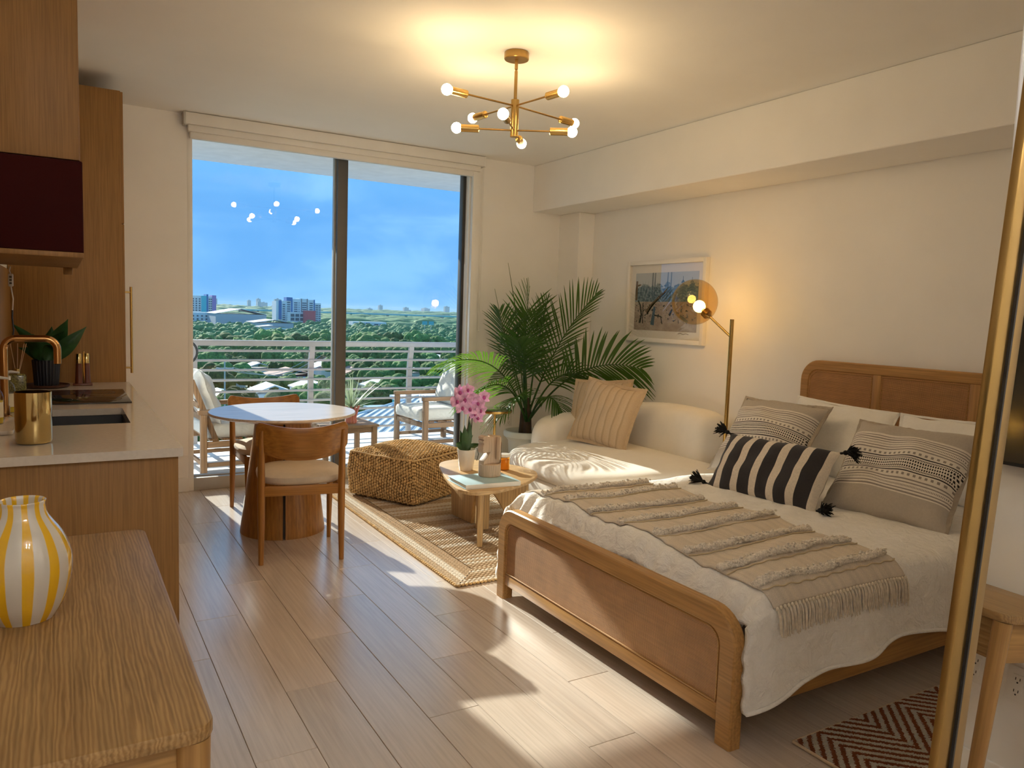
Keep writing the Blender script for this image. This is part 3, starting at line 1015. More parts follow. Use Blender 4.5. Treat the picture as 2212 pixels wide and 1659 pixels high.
for face in range(5):
    rows = nvz if face else nh
    for i in range(nh):
        for j in range(rows):
            a = (i + .5) / nh * 2 - 1
            c = (j + .5 + (.5 if i % 2 else 0)) / rows * 2 - 1
            if c > 1:
                continue
            F = [lambda a, c: (a, c, 1), lambda a, c: (1, a, c), lambda a, c: (-1, a, c), lambda a, c: (a, 1, c), lambda a, c: (a, -1, c)][face]
            p = pouf_surf(*F(a, c))
            px = pouf_surf(*F(min(a + .03, 1), c)) - p
            py = pouf_surf(*F(a, min(c + .03, 1))) - p
            if px.length < 1e-6 or py.length < 1e-6:
                continue
            X = px.normalized()
            Zn = X.cross(py).normalized()
            Yv = Zn.cross(X)
            if (p - Vector((0, 0, HZ / 2))).dot(Zn) < 0:
                Zn = -Zn
            sx, sy, sz = (.0112, .0150, .0085) if face else (.0108, .0122, .0078)
            rot = rk.uniform(-.5, .5) + (.5 if j % 2 else -.5)
            X2 = X * cos(rot) + Yv * sin(rot)
            Y2 = Yv * cos(rot) - X * sin(rot)
            k_ = rk.uniform(.85, 1.15)
            b.add([p + (X2 * v.x * sx + Y2 * v.y * sy + Zn * (v.z * sz + .001)) * k_ for v in knot_v], knot_f)
w_ = b.obj('weave', 'jute', pf, smooth=80)
w_['kind'] = 'stuff'
b = B()
for s_ in range(4):
    pts = []
    for k in range(25):
        a = k / 24 * 2 - 1
        q = [(a, -1, 1), (1, a, 1), (-a, 1, 1), (-1, -a, 1)][s_]
        pts.append(pouf_surf(q[0], q[1], .93) + Vector((0, 0, .004)))
    b.tube(pts, .007, 6)
b.obj('top_seam', 'jute', pf, smooth=80)

# ---------------------------------------------------------------- braided jute rug
m, nt, bs = newmat('jute_braid')
tcn = nd(nt, 'ShaderNodeTexCoord')
oi = nd(nt, 'ShaderNodeObjectInfo')
rp = ramp(nt, (oi, 'Random'), [(0.0, (0.36, 0.25, 0.15)), (0.28, (0.40, 0.29, 0.18)), (0.30, (0.52, 0.43, 0.33)), (0.48, (0.56, 0.48, 0.38)), (0.50, (0.42, 0.31, 0.20)), (0.78, (0.36, 0.25, 0.15)), (0.80, (0.56, 0.49, 0.40)), (1.0, (0.48, 0.39, 0.28))], 'CONSTANT')
n_ = nd(nt, 'ShaderNodeTexNoise', {'Vector': (tcn, 'Object'), 'Scale': 90.0, 'Detail': 3.0})
hv = nd(nt, 'ShaderNodeHueSaturation', {'Value': math_(nt, 'MULTIPLY_ADD', (n_, 0), 0.9, 0.55), 'Color': rp})
nt.links.new(hv.outputs[0], bs.inputs['Base Color'])
bs.inputs['Roughness'].default_value = 0.95
bs.inputs['Specular IOR Level'].default_value = 0.1
RX0, RX1, RY0, RY1 = 1.715, 3.45, 3.375, 5.62
rg = thing('jute_rug', 'braided jute rug with natural and cream stripes under the coffee table', 'rug', (0, 0, 0))
B().span((RX0 + .012, RY0 + .012, .0004), (RX1 - .012, RY1 - .012, .006)).obj('backing', 'jute_core', rg, smooth=0)


def braid(p0, p1, w, name='braid', h=.011):
    """plaited strip: two rows of slanted plump stitches over its length"""
    p0, p1 = Vector(p0), Vector(p1)
    L = (p1 - p0).length
    ax = (p1 - p0) / L
    sd = Vector((-ax.y, ax.x, 0))
    b = B()
    n = max(6, int(L / .014))

    def fn(u, v):
        s = v * 2 - 1
        k = u * n
        ph = k * pi + abs(s) * 2.2
        hh = h * (max(0, 1 - s * s) ** .5) * (.74 + .26 * sin(ph)) * (0.90 if abs(s) < .05 else 1)
        ww = w / 2 * (1 + .07 * sin(ph))
        q = p0 + ax * (u * L) + sd * s * ww
        return (q.x, q.y, .0062 + hh)
    b.grid(fn, n * 2, 4)
    o = b.obj(name, 'jute_braid', rg, smooth=80)
    return o


bw = .0265
nbd = 7
for i in range(nbd):
    d = bw * (i + .5)
    braid((RX0 + d, RY0 + d - bw / 2, 0), (RX0 + d, RY1 - d + bw / 2, 0), bw)
    braid((RX0 + d, RY0 + d, 0), (RX1 - d, RY0 + d, 0), bw)
    braid((RX1 - d, RY0 + d, 0), (RX1 - d, RY1 - d, 0), bw)
    braid((RX0 + d, RY1 - d, 0), (RX1 - d, RY1 - d, 0), bw)
yy = RY0 + nbd * bw
while yy + bw < RY1 - nbd * bw:
    braid((RX0 + nbd * bw, yy + bw / 2, 0), (RX1 - nbd * bw, yy + bw / 2, 0), bw)
    yy += bw
# scalloped outer edge
b = B()
for (p0, p1) in (((RX0, RY0), (RX0, RY1)), ((RX0, RY0), (RX1, RY0))):
    L = sqrt((p1[0] - p0[0]) ** 2 + (p1[1] - p0[1]) ** 2)
    n = int(L / .022)
    for k in range(n):
        t = (k + .5) / n
        b.sphere((p0[0] + (p1[0] - p0[0]) * t, p0[1] + (p1[1] - p0[1]) * t, .0075), (.011, .011, .007), 8, 5)
o = b.obj('edge_stitching', 'jute', rg, smooth=80)
o['kind'] = 'stuff'
# ---------------------------------------------------------------- coffee table and what stands on it
def closed_curve(pts, n=8):
    out = []
    N = len(pts)
    for i in range(N):
        p0, p1, p2, p3 = pts[i - 1], pts[i], pts[(i + 1) % N], pts[(i + 2) % N]
        for k in range(n):
            t = k / n
            out.append(tuple(0.5 * (2 * p1[d] + (p2[d] - p0[d]) * t + (2 * p0[d] - 5 * p1[d] + 4 * p2[d] - p3[d]) * t * t + (3 * p1[d] - p0[d] - 3 * p2[d] + p3[d]) * t ** 3) for d in (0, 1)))
    return out


CX, CY, CZ = 2.32, 4.23, .372
Z_RUG = .0165
ctb = thing('coffee_table', 'low light oak coffee table with a rounded triangular top', 'coffee table', (CX, CY, Z_RUG))
out = [(2.18, 4.60), (2.07, 4.30), (1.995, 4.03), (1.985, 3.88), (2.06, 3.79), (2.24, 3.815), (2.46, 3.92), (2.635, 4.08), (2.69, 4.24), (2.645, 4.42), (2.54, 4.60), (2.41, 4.72), (2.27, 4.70)]
out = [(x - CX, y - CY) for x, y in closed_curve(out, 6)]
B().prism(out, CZ - .022 - Z_RUG, CZ - Z_RUG, bev=.006).obj('top', 'light_oak_x', ctb)


def panel_leg(ang, length, foot0, foot1, arch):
    """upright board running out from the centre: tapered outer foot, arched inner cut"""
    h = CZ - .0225 - Z_RUG
    pts = [(.0, h), (length, h), (length, h * .75), (foot1, 0), (foot0, 0)]
    for k in range(7):
        a = k / 6 * pi / 2
        pts.append((foot0 - arch * sin(a) * .9, h * .70 * (sin(a * .98)) ** .8 if k else .01))
    pts.append((0.0, h * .70))
    m4 = Matrix.Rotation(ang, 4, 'Z') @ Matrix.Rotation(pi / 2, 4, 'X')
    return B().prism(pts, -.016, .016, mat=m4, bev=.004).obj('leg', 'light_oak_z', ctb)


panel_leg(math.atan2(3.87 - CY, 2.11 - CX), .42, .30, .41, .22)
panel_leg(math.atan2(4.62 - CY, 2.30 - CX), .40, .12, .38, .06)
panel_leg(math.atan2(4.20 - CY, 2.62 - CX), .32, .20, .31, .15)
B().tube([(0, 0, .0), (0, 0, CZ - .0225 - Z_RUG)], .045, 20).obj('centre_post', 'light_oak_z', ctb)

# book
simple('cover_blue', (0.40, 0.58, 0.66), 0.5, var=0.05)
simple('pages', (0.80, 0.78, 0.72), 0.8)
bk = thing('book', 'pale blue hardcover book lying on the coffee table', 'book', (2.195, 4.00, CZ + .0003), radians(-3))
B().box((0, 0, .0135), (.345, .265, .019), .001).obj('page_block', 'pages', bk)
B().box((0, -.003, .0015), (.36, .28, .003), .001).obj('cover', 'cover_blue', bk)
B().box((0, -.003, .0255), (.36, .28, .003), .001).obj('cover', 'cover_blue', bk)
B().box((0, -.1415, .0135), (.36, .004, .027), .001).obj('spine', 'pages', bk)

# carved head sculpture
sc_ = thing('wooden_sculpture', 'pale wooden abstract horse-head sculpture standing on the book', 'sculpture', (2.265, 4.055, CZ + .0275), radians(8))
o2 = []
B().lathe([(0, 0), (.066, 0), (.069, .004), (.069, .075), (.066, .078), (0, .078)], 40).obj('base', 'beech', sc_)
prof = [(-.066, .072), (-.064, .098), (-.030, .135), (-.018, .152), (-.030, .152), (-.070, .148), (-.076, .160), (-.074, .185), (-.072, .200), (-.066, .207), (-.073, .213), (-.076, .222), (-.068, .230), (-.075, .237), (-.073, .247), (-.055, .256), (-.040, .252), (-.020, .243), (.02, .246), (.045, .244), (.062, .232), (.069, .205), (.069, .072)]
m4 = Matrix.Rotation(pi / 2, 4, 'X')
b = B()
b.prism(prof, -.028, .028, mat=m4, bev=.004)
b.obj('profile_slab', 'beech', sc_)
B().lathe([(.0, .075), (.064, .075), (.0695, .085), (.0695, .200), (.062, .228), (.040, .2385), (.0, .240)], 40, a0=-.62, a1=.62).obj('rounded_back', 'beech', sc_)
b = B()
b.lathe([(.046, .105), (.0665, .105), (.0665, .245), (.046, .245)], 30, a0=-1.2, a1=1.2, closed_prof=True)
b.obj('neck_shell', 'beech', sc_)

# candle jar
simple('amber_wax', (0.85, 0.52, 0.09), 0.25, coat=0.6)
cj = thing('candle_jar', 'amber candle jar with a white lid on the coffee table', 'candle', (2.505, 4.29, CZ + .0003))
B().lathe([(0, 0), (.034, 0), (.037, .004), (.037, .088), (.034, .088), (.034, .005), (0, .005)], 32).obj('jar', 'amber_jar', cj)
B().lathe([(0, .006), (.033, .006), (.033, .070), (0, .070)], 32).obj('wax', 'amber_wax', cj)
B().lathe([(0, .089), (.040, .089), (.041, .093), (.041, .103), (.039, .106), (0, .106)], 32).obj('lid', 'white_ceramic', cj)

# orchid
simple('petal', (0.76, 0.42, 0.68), 0.5, var=0.35, scale=25, sheen=0.3)
simple('petal_core', (0.40, 0.06, 0.25), 0.5, var=0.3, scale=60)
simple('orchid_leaf', (0.03, 0.09, 0.02), 0.35, var=0.4, scale=10)
simple('stem_dark', (0.035, 0.03, 0.015), 0.6)
orc = thing('orchid', 'pink orchid in a small white pot on the coffee table', 'plant', (2.265, 4.37, CZ + .0003))
B().lathe([(0, 0), (.042, 0), (.045, .004), (.061, .135), (.061, .139), (.056, .139), (.054, .125), (0, .122)], 40).obj('pot', 'white_ceramic', orc)
for (t_, w_, bd) in (((-.03, -.02, .30), .05, .0), ((.02, .0, .33), .05, -.01), ((-.035, .03, .26), .045, .0), ((.10, -.02, .17), .045, .04), ((.07, .05, .22), .045, .03), ((-.09, -.03, .19), .04, .03)):
    broad_leaf((0, 0, .118), t_, w_, bd, 'orchid_leaf', orc, up=(0.3, 1, .1))
stems = [[(.005, 0, .12), (.03, 0, .24), (.035, 0, .36), (.015, 0, .45), (-.025, -.01, .50), (-.075, -.02, .50)], [(-.005, .01, .12), (.0, .0, .25), (.01, -.01, .36), (.04, -.02, .42), (.07, -.02, .44)]]
for st_ in stems:
    B().tube(st_, [.0035] * 4 + [.0025] * (len(st_) - 4), 8).obj('stem', 'stem_dark', orc)
B().tube([(.03, -.04, .13), (.05, -.05, .15), (.06, -.055, .11), (.045, -.06, .07)], .0022, 6).obj('air_root', 'stem_dark', orc)


def orchid_flower_mesh():
    b = B()
    for (ang, ln, wd) in ((90, .040, .026), (210, .038, .024), (330, .038, .024), (20, .042, .046), (160, .042, .046)):
        a = radians(ang)

        def fn(u, v, a=a, ln=ln, wd=wd):
            s = v * 2 - 1
            w = wd * .5 * sin(pi * (u * .92 + .06)) ** .7
            x = u * ln
            y = s * w
            z = .010 * u * u - .012 * s * s * (w / .02) ** 2 * .4 + .003 * sin(9 * s)
            return (x * cos(a) - y * sin(a), x * sin(a) + y * cos(a), z)
        b.grid(fn, 7, 6)
    return b.mesh('bloom', 60)


_fm = orchid_flower_mesh()
_fm.materials.append(MATS['petal'])
_lm = B().sphere((0, 0, .006), (.008, .011, .008), 10, 6).mesh('lip', 60)
_lm.materials.append(MATS['petal_core'])
ro = random.Random(5)
for (x, y, z) in ((-.10, -.04, .455), (-.075, -.02, .51), (-.045, -.045, .465), (-.015, -.02, .525), (-.065, -.05, .415), (.005, -.05, .475), (-.015, -.06, .405), (.045, -.055, .44), (.020, -.06, .375), (.060, -.06, .395), (.045, -.05, .345), (.108, -.01, .475)):
    d = Vector((ro.uniform(-.5, .35), -1, ro.uniform(-.25, .3)))
    f = put('bloom', _fm, orc, (x, y, z), d.to_track_quat('Z', 'Y').to_euler())
    k = ro.uniform(1.15, 1.4)
    f.scale = (k, k, k)
    put('lip', _lm, f)

# ---------------------------------------------------------------- drinks table
simple('green_marble', (0.10, 0.115, 0.07), 0.12, var=0.5, scale=18, coat=0.6)
dt2 = thing('drinks_table', 'small round drinks table with green marble top and brass stem', 'side table', (2.96, 5.24, .0165))
B().lathe([(0, 0), (.11, 0), (.115, .004), (.112, .014), (.02, .022), (0, .022)], 40).obj('base', 'brass', dt2)
B().tube([(0, 0, .02), (0, 0, .602)], .011, 14).obj('stem', 'brass', dt2)
B().lathe([(0, .600), (.132, .600), (.137, .606), (.137, .618), (.132, .618), (0, .616)], 48).obj('rim', 'brass', dt2)
B().lathe([(0, .6165), (.131, .6185), (.131, .625), (.128, .627), (0, .627)], 48).obj('marble_top', 'green_marble', dt2)
# ---------------------------------------------------------------- sofa
fabric('sofa_cream', (0.86, 0.83, 0.77), var=0.03, bump=0.15, scale=6)
sf = thing('sofa', 'cream curved sofa with a wrap-around back below the picture', 'sofa', (3.432, 4.30, .0))


def seat_outline(k):
    """plan outline of the seat (local), k in 0..1, counter-clockwise; big radius at the window-side front corner"""
    pts = []
    x0, x1, y0, y1 = -.71, .45, -.72, .66
    for (cx, cy, r, a0) in ((x1 - .1, y0 + .1, .1, -90), (x1 - .1, y1 - .1, .1, 0), (x0 + .50, y1 - .50, .50, 90), (x0 + .34, y0 + .34, .34, 180)):
        for i in range(13):
            a = radians(a0 + 90 * i / 12)
            pts.append((cx + r * cos(a), cy + r * sin(a)))
    return pts


_so = seat_outline(0)
# resample evenly
def resample(pts, n):
    P = [Vector(p) for p in pts]
    L = [0]
    for i in range(len(P)):
        L.append(L[-1] + (P[(i + 1) % len(P)] - P[i]).length)
    out = []
    for k in range(n):
        d = L[-1] * k / n
        for i in range(len(P)):
            if L[i] <= d <= L[i + 1]:
                t = (d - L[i]) / max(1e-9, L[i + 1] - L[i])
                out.append(tuple(P[i].lerp(P[(i + 1) % len(P)], t)))
                break
    return out


_so = resample(_so, 120)


def puffy(outline, prof, name, mat, parent, smooth=80, cx=0.0, cy=0.0):
    """stack of inset outlines: prof = list of (inset metres, z)"""
    b = B()
    n = len(outline)
    vs, fs = [], []
    for (ins, z) in prof:
        for k in range(n):
            p0, p1, p2 = Vector(outline[k - 1]), Vector(outline[k]), Vector(outline[(k + 1) % n])
            t = (p2 - p0).normalized()
            nn = Vector((-t.y, t.x))
            q = p1 + nn * ins
            vs.append((q.x, q.y, z))
    m = len(prof)
    for i in range(m - 1):
        for k in range(n):
            k2 = (k + 1) % n
            fs.append((i * n + k, i * n + k2, (i + 1) * n + k2, (i + 1) * n + k))
    c0 = len(vs)
    vs.append((cx, cy, prof[0][1]))
    vs.append((cx, cy, prof[-1][1] + .006))
    for k in range(n):
        k2 = (k + 1) % n
        fs.append((c0, k2, k))
        fs.append((c0 + 1, (m - 1) * n + k, (m - 1) * n + k2))
    b.add(vs, fs)
    return b.obj(name, mat, parent, smooth)


puffy(_so, [(.05, .050), (.02, .062), (.0, .10), (-.006, .20), (.0, .285), (.010, .300), (.014, .303)], 'base', 'sofa_cream', sf)
puffy(_so, [(.016, .304), (.002, .310), (-.010, .335), (-.008, .365), (.010, .395), (.040, .415), (.085, .427), (.14, .432)], 'seat_cushion', 'sofa_cream', sf)
for (x, y) in ((-.5, .1), (.35, .5), (-.45, -.5), (.35, -.6)):
    B().tube([(x, y, .0175 if x < 0 else .0005), (x, y, .056)], [.02, .025], 12).obj('foot', 'toe_kick', sf)
# back: swept bolster along a curved plan path
path = [(-.20, .665), (-.10, .725), (.05, .775), (.22, .79), (.38, .76), (.50, .68), (.555, .55), (.57, .35), (.575, .10), (.575, -.15), (.565, -.34), (.55, -.46)]
hts = [.50, .575, .60, .61, .62, .66, .70, .735, .755, .755, .745, .70]
ths = [.10, .13, .155, .165, .165, .165, .165, .165, .165, .165, .16, .13]


def cr(arr, t):
    n = len(arr) - 1
    x = min(max(t, 0), 1) * n
    i = min(int(x), n - 1)
    f = x - i
    g = lambda j: arr[max(0, min(n, j))]
    p0, p1, p2, p3 = g(i - 1), g(i), g(i + 1), g(i + 2)
    def one(a, b_, c, d):
        return 0.5 * (2 * b_ + (c - a) * f + (2 * a - 5 * b_ + 4 * c - d) * f * f + (3 * b_ - a - 3 * c + d) * f ** 3)
    if isinstance(p1, tuple):
        return tuple(one(*z) for z in zip(p0, p1, p2, p3))
    return one(p0, p1, p2, p3)


b = B()
N1, N2 = 70, 36
vs, fs = [], []
for i in range(N1 + 1):
    t = i / N1
    p = Vector(cr(path, t))
    q = Vector(cr(path, min(1, t + .01))) - Vector(cr(path, max(0, t - .01)))
    q.normalize()
    nn = Vector((q.y, -q.x))
    e = 1.0
    ed = min(t, 1 - t)
    if ed < .05:
        e = sqrt(max(.0, 1 - (1 - ed / .05) ** 2)) * .98 + .02
    h, th = cr(hts, t), cr(ths, t)
    z0 = .06
    zc, hh = (z0 + h) / 2, (h - z0) / 2
    for k in range(N2):
        a = 2 * pi * k / N2
        ca, sa = cos(a), sin(a)
        ex = 2 / 3.6
        u = th * e * abs(ca) ** ex * (1 if ca >= 0 else -1)
        w = hh * (.5 + .5 * e) * abs(sa) ** (2 / 4.5) * (1 if sa >= 0 else -1)
        pp_ = p + nn * u
        vs.append((pp_.x, pp_.y, zc + w - (hh * (.5 - .5 * e)) * .6))
for i in range(N1):
    for k in range(N2):
        k2 = (k + 1) % N2
        fs.append((i * N2 + k, i * N2 + k2, (i + 1) * N2 + k2, (i + 1) * N2 + k))
fs.append(tuple(range(N2 - 1, -1, -1)))
fs.append(tuple(range(N1 * N2, (N1 + 1) * N2)))
b.add(vs, fs)
b.obj('backrest', 'sofa_cream', sf, smooth=80)


# ---------------------------------------------------------------- cushions
def cushion_mesh(w, h, t, nu=40, nv=40, pinch=.06, wob=.01, seed=0, p=2.6):
    """soft pillow, local x width, y height, z thickness"""
    b = B()
    for side in (1, -1):
        def fn(u, v, side=side):
            a, c = u * 2 - 1, v * 2 - 1
            if side < 0:
                a = -a
            prof = (max(0, 1 - abs(a) ** p)) ** .55 * (max(0, 1 - abs(c) ** p)) ** .55
            x = a * w / 2 * (1 - pinch * (1 - c * c) * (abs(a) ** 3))
            y = c * h / 2 * (1 - pinch * (1 - a * a) * (abs(c) ** 3))
            z = side * t / 2 * prof
            z += wob * nz(a * 2.2 + seed, c * 2.2, seed * 3.1 + side) * (.3 + prof)
            x += wob * .8 * nz(c * 2.5, a * .5, seed + 7)
            y += wob * .8 * nz(a * 2.5, c * .5, seed + 17)
            return (x, y, z)
        b.grid(fn, nu, nv)
    return b


def flange(w, h, fw, seed=0, pinch=.06, wob=.006):
    """flat sewn border around a cushion, slightly wavy, with thickness"""
    b = B()
    n = 40
    ring = []
    for s_ in range(4):
        for k in range(n):
            a = k / n * 2 - 1
            q = [(a, -1), (1, a), (-a, 1), (-1, -a)][s_]
            x = q[0] * w / 2 * (1 - pinch * (1 - q[1] ** 2) * abs(q[0]) ** 3)
            y = q[1] * h / 2 * (1 - pinch * (1 - q[0] ** 2) * abs(q[1]) ** 3)
            ring.append((x, y))
    N = len(ring)
    vs, fs = [], []
    for i, (x, y) in enumerate(ring):
        z = wob * (nz(x * 14 + seed, y * 14, seed) + .8 * nz(x * 40, y * 40, seed + 3))
        k = 1 + 2 * fw / w
        k2 = 1 - .012 / w
        for (f, dz) in ((k2, .004), (k, .0022 + z), (k, -.0022 + z), (k2, -.004)):
            vs.append((x * f, y * f, dz))
    for i in range(N):
        j = (i + 1) % N
        for k in range(4):
            k2 = (k + 1) % 4
            fs.append((i * 4 + k, j * 4 + k, j * 4 + k2, i * 4 + k2))
    b.add(vs, fs)
    return b


def place_leaning(root, bottom_mid, face_dir_deg, lean_deg, roll_deg=0):
    """stand a cushion (local x width, y up, z front) on bottom_mid, facing azimuth, leaning back"""
    a = radians(face_dir_deg)
    f = Vector((cos(a), sin(a), 0))
    l = radians(lean_deg)
    up = Vector((0, 0, 1)) * cos(l) - f * sin(l)
    z = f * cos(l) + Vector((0, 0, 1)) * sin(l)
    x = up.cross(z)
    R = Matrix((x, up, z)).transposed() @ Matrix.Rotation(radians(roll_deg), 3, 'Z')
    root.matrix_world = Matrix.Translation(Vector(bottom_mid)) @ R.to_4x4()


# oatmeal striped linen
def stripe_fabric(name, axis, stops, weave=700.0, noise_amt=.12, warp=0.0, rough=.9, size=.5, interp='LINEAR', thread=0.0):
    m, nt, bs = newmat(name)
    tcn = nd(nt, 'ShaderNodeTexCoord')
    sp = nd(nt, 'ShaderNodeSeparateXYZ', {0: (tcn, 'Object')})
    v = (sp, {'X': 0, 'Y': 1}[axis])
    if warp:
        nn_ = nd(nt, 'ShaderNodeTexNoise', {'Vector': (tcn, 'Object'), 'Scale': 9.0, 'Detail': 2.0})
        v = math_(nt, 'ADD', v, math_(nt, 'MULTIPLY', math_(nt, 'SUBTRACT', (nn_, 0), .5), warp))
    f = math_(nt, 'ADD', math_(nt, 'DIVIDE', v, size), .5)
    rp = ramp(nt, f, stops, interp)
    n_ = nd(nt, 'ShaderNodeTexNoise', {'Vector': (tcn, 'Object'), 'Scale': 120.0, 'Detail': 4.0, 'Roughness': .8})
    hv = nd(nt, 'ShaderNodeHueSaturation', {'Value': math_(nt, 'MULTIPLY_ADD', (n_, 0), noise_amt * 2, 1 - noise_amt), 'Color': rp})
    nt.links.new(hv.outputs[0], bs.inputs['Base Color'])
    bs.inputs['Roughness'].default_value = rough
    bs.inputs['Specular IOR Level'].default_value = .15
    bs.inputs['Sheen Weight'].default_value = .2
    n2 = nd(nt, 'ShaderNodeTexNoise', {'Vector': (tcn, 'Object'), 'Scale': weave, 'Detail': 1.0})
    bp = nd(nt, 'ShaderNodeBump', {'Height': (n2, 0), 'Strength': .3, 'Distance': .002})
    nt.links.new(bp.outputs[0], bs.inputs['Normal'])
    return m, nt, bs, sp, hv


_st = []
for i in range(9):
    a = i / 9
    _st += [(a, (0.60, 0.47, 0.32)), (a + .045, (0.62, 0.50, 0.36)), (a + .06, (0.44, 0.33, 0.21)), (a + .085, (0.58, 0.45, 0.31))]
stripe_fabric('linen_oat', 'X', _st[:32], noise_amt=.18, warp=.008, size=.52)
fabric('linen_trim', (0.56, 0.43, 0.29), var=.12)


def sofa_cushion(label, bottom, face, lean, roll, seed):
    t = thing('throw_pillow', label, 'cushion', (0, 0, 0), 0, 'oatmeal cushions on the sofa')
    place_leaning(t, bottom, face, lean, roll)
    B_o = cushion_mesh(.48, .48, .17, seed=seed, wob=.016)
    o = B_o.obj('pillow_body', 'linen_oat', t, smooth=80, loc=(0, .255, 0))
    f = flange(.48, .48, .022, seed=seed).obj('flange', 'linen_trim', t, smooth=80, loc=(0, .255, 0))
    return t


sofa_cushion('front oatmeal striped linen cushion with flanged edges on the sofa', (3.44, 4.545, .430), 203, 22, -7, 1)
sofa_cushion('rear oatmeal cushion peeking out behind the front cushion on the sofa', (3.62, 4.80, .428), 206, 24, 4, 4)

# ---------------------------------------------------------------- palm
simple('palm_green', (0.035, 0.105, 0.022), 0.42, var=0.45, scale=3.0, spec=0.5)
MATS['palm_green'].node_tree.nodes['Principled BSDF'].inputs['Transmission Weight'].default_value = 0.0


def leaf_mat(name, col, tcol):
    m, nt, bs = newmat(name)
    out = nt.nodes['Material Output']
    tcn = nd(nt, 'ShaderNodeTexCoord')
    n_ = nd(nt, 'ShaderNodeTexNoise', {'Vector': (tcn, 'Object'), 'Scale': 5.0, 'Detail': 2.0})
    rp = ramp(nt, (n_, 0), [(.3, tuple(c * .65 for c in col)), (.7, tuple(c * 1.35 for c in col))])
    nt.links.new(rp.outputs[0], bs.inputs['Base Color'])
    bs.inputs['Roughness'].default_value = .4
    tl = nd(nt, 'ShaderNodeBsdfTranslucent', {'Color': c4(tcol)})
    mx = nd(nt, 'ShaderNodeMixShader', {0: .38, 1: bs, 2: tl})
    nt.links.new(mx.outputs[0], out.inputs['Surface'])


leaf_mat('palm_leaf', (0.030, 0.080, 0.022), (0.16, 0.34, 0.03))
simple('palm_stem', (0.10, 0.14, 0.04), 0.5, var=.3)
simple('palm_trunk', (0.055, 0.032, 0.016), 0.85, var=.4, bump=.6, bscale=60)
simple('pot_white', (0.66, 0.66, 0.58), 0.45, var=.03)
pl = thing('potted_palm', 'tall leafy palm in a white plastic pot in the corner by the window', 'plant', (3.46, 5.56, 0))
B().lathe([(0, 0.0005), (.130, .0005), (.137, .01), (.158, .310), (.176, .335), (.196, .350), (.200, .372), (.194, .395), (.182, .400), (.172, .392), (.160, .36), (.158, .35)], 48).obj('pot', 'pot_white', pl)
B().lathe([(0, .352), (.159, .352)], 40).obj('soil', 'soil', pl)
for (x, y, h) in ((0, 0, .34), (.03, .03, .28), (-.02, .03, .25)):
    B().tube([(x, y, .34), (x * 1.1, y, .34 + h * .5), (x * 1.3, y, .34 + h)], [.038, .028, .018], 12).obj('trunk', 'palm_trunk', pl)
rp_ = random.Random(12)


def frond(p0, p1, p2, p3, nleaf, llen, droop, start=.28, twist=0.0, wid=.013, vang=42):
    """cubic rachis with two rows of strap leaflets"""
    P = [Vector(p) for p in (p0, p1, p2, p3)]

    def c(t):
        s = 1 - t
        return P[0] * s ** 3 + P[1] * 3 * s * s * t + P[2] * 3 * s * t * t + P[3] * t ** 3
    b = B()
    pts = [c(i / 18) for i in range(19)]
    b.tube(pts, [.009 * (1 - i / 18) + .0015 for i in range(19)], 6)
    for i in range(nleaf):
        t = start + (1 - start) * (i + .5) / nleaf
        p = c(t)
        tan = (c(min(1, t + .01)) - c(max(0, t - .01))).normalized()
        side = tan.cross(Vector((0, 0, 1)))
        if side.length < .05:
            side = Vector((1, 0, 0))
        side.normalize()
        upv = side.cross(tan).normalized()
        side = side * cos(twist) + upv * sin(twist)
        upv = side.cross(tan).normalized()
        k = (t - start) / (1 - start)
        L = llen * (sin(pi * min(1, k * .78 + .20)) ** .6) * rp_.uniform(.9, 1.08)
        va = radians(vang + 22 * (1 - k) - 14 * k)
        for sd in (1, -1):
            d = (tan * cos(va) + side * sd * sin(va) + upv * .22).normalized()
            d = (d + Vector((rp_.uniform(-.05, .05), rp_.uniform(-.05, .05), rp_.uniform(-.05, .05)))).normalized()
            wv = d.cross(upv).normalized()
            vs = []
            n_ = 5
            for j in range(n_ + 1):
                u = j / n_
                q = p + d * (L * u) + Vector((0, 0, -droop * L * u * u))
                w = wid * .5 * (sin(pi * (u * .80 + .17)) ** .8) * (1 if j < n_ else .15)
                vs += [q - wv * w + upv * .002, q, q + wv * w + upv * .002]
            fs = []
            for j in range(n_):
                a = j * 3
                fs += [(a, a + 1, a + 4, a + 3), (a + 1, a + 2, a + 5, a + 4)]
            b.add(vs, fs)
    return b.obj('frond', 'palm_leaf', pl, smooth=60)


# local coordinates (metres from the pot base); tips spread as in the photo
frond((0, 0, .55), (-.04, 0, .85), (-.06, .0, 1.2), (-.03, -.02, 1.64), 26, .42, .10, .30, wid=.0155)                # upright, left of centre
frond((.01, 0, .55), (.02, -.04, .9), (.05, -.06, 1.25), (.09, -.12, 1.52), 22, .36, .12, .34, wid=.015)              # upright centre
frond((.02, .0, .55), (.10, -.06, .9), (.24, -.14, 1.28), (.50, -.26, 1.60), 26, .46, .08, .24, wid=.018, twist=.8)   # right upper
frond((0, .02, .55), (-.10, .04, .9), (-.20, .04, 1.15), (-.30, .02, 1.42), 22, .36, .16, .34, wid=.015, twist=-.3)   # left upper
frond((.02, -.02, .50), (.14, -.20, .82), (.28, -.48, 1.10), (.50, -.90, 1.00), 24, .44, .20, .44, vang=48, wid=.020, twist=1.15)  # right low, over the sofa
frond((-.02, -.01, .50), (-.20, -.08, .85), (-.44, -.12, 1.16), (-.96, -.15, .96), 30, .32, .40, .34, wid=.016, twist=-.5)         # left, out to the window
frond((-.02, -.02, .48), (-.22, -.16, .78), (-.42, -.26, .98), (-.80, -.32, .68), 26, .32, .45, .34, wid=.016, twist=-.5)          # left lower
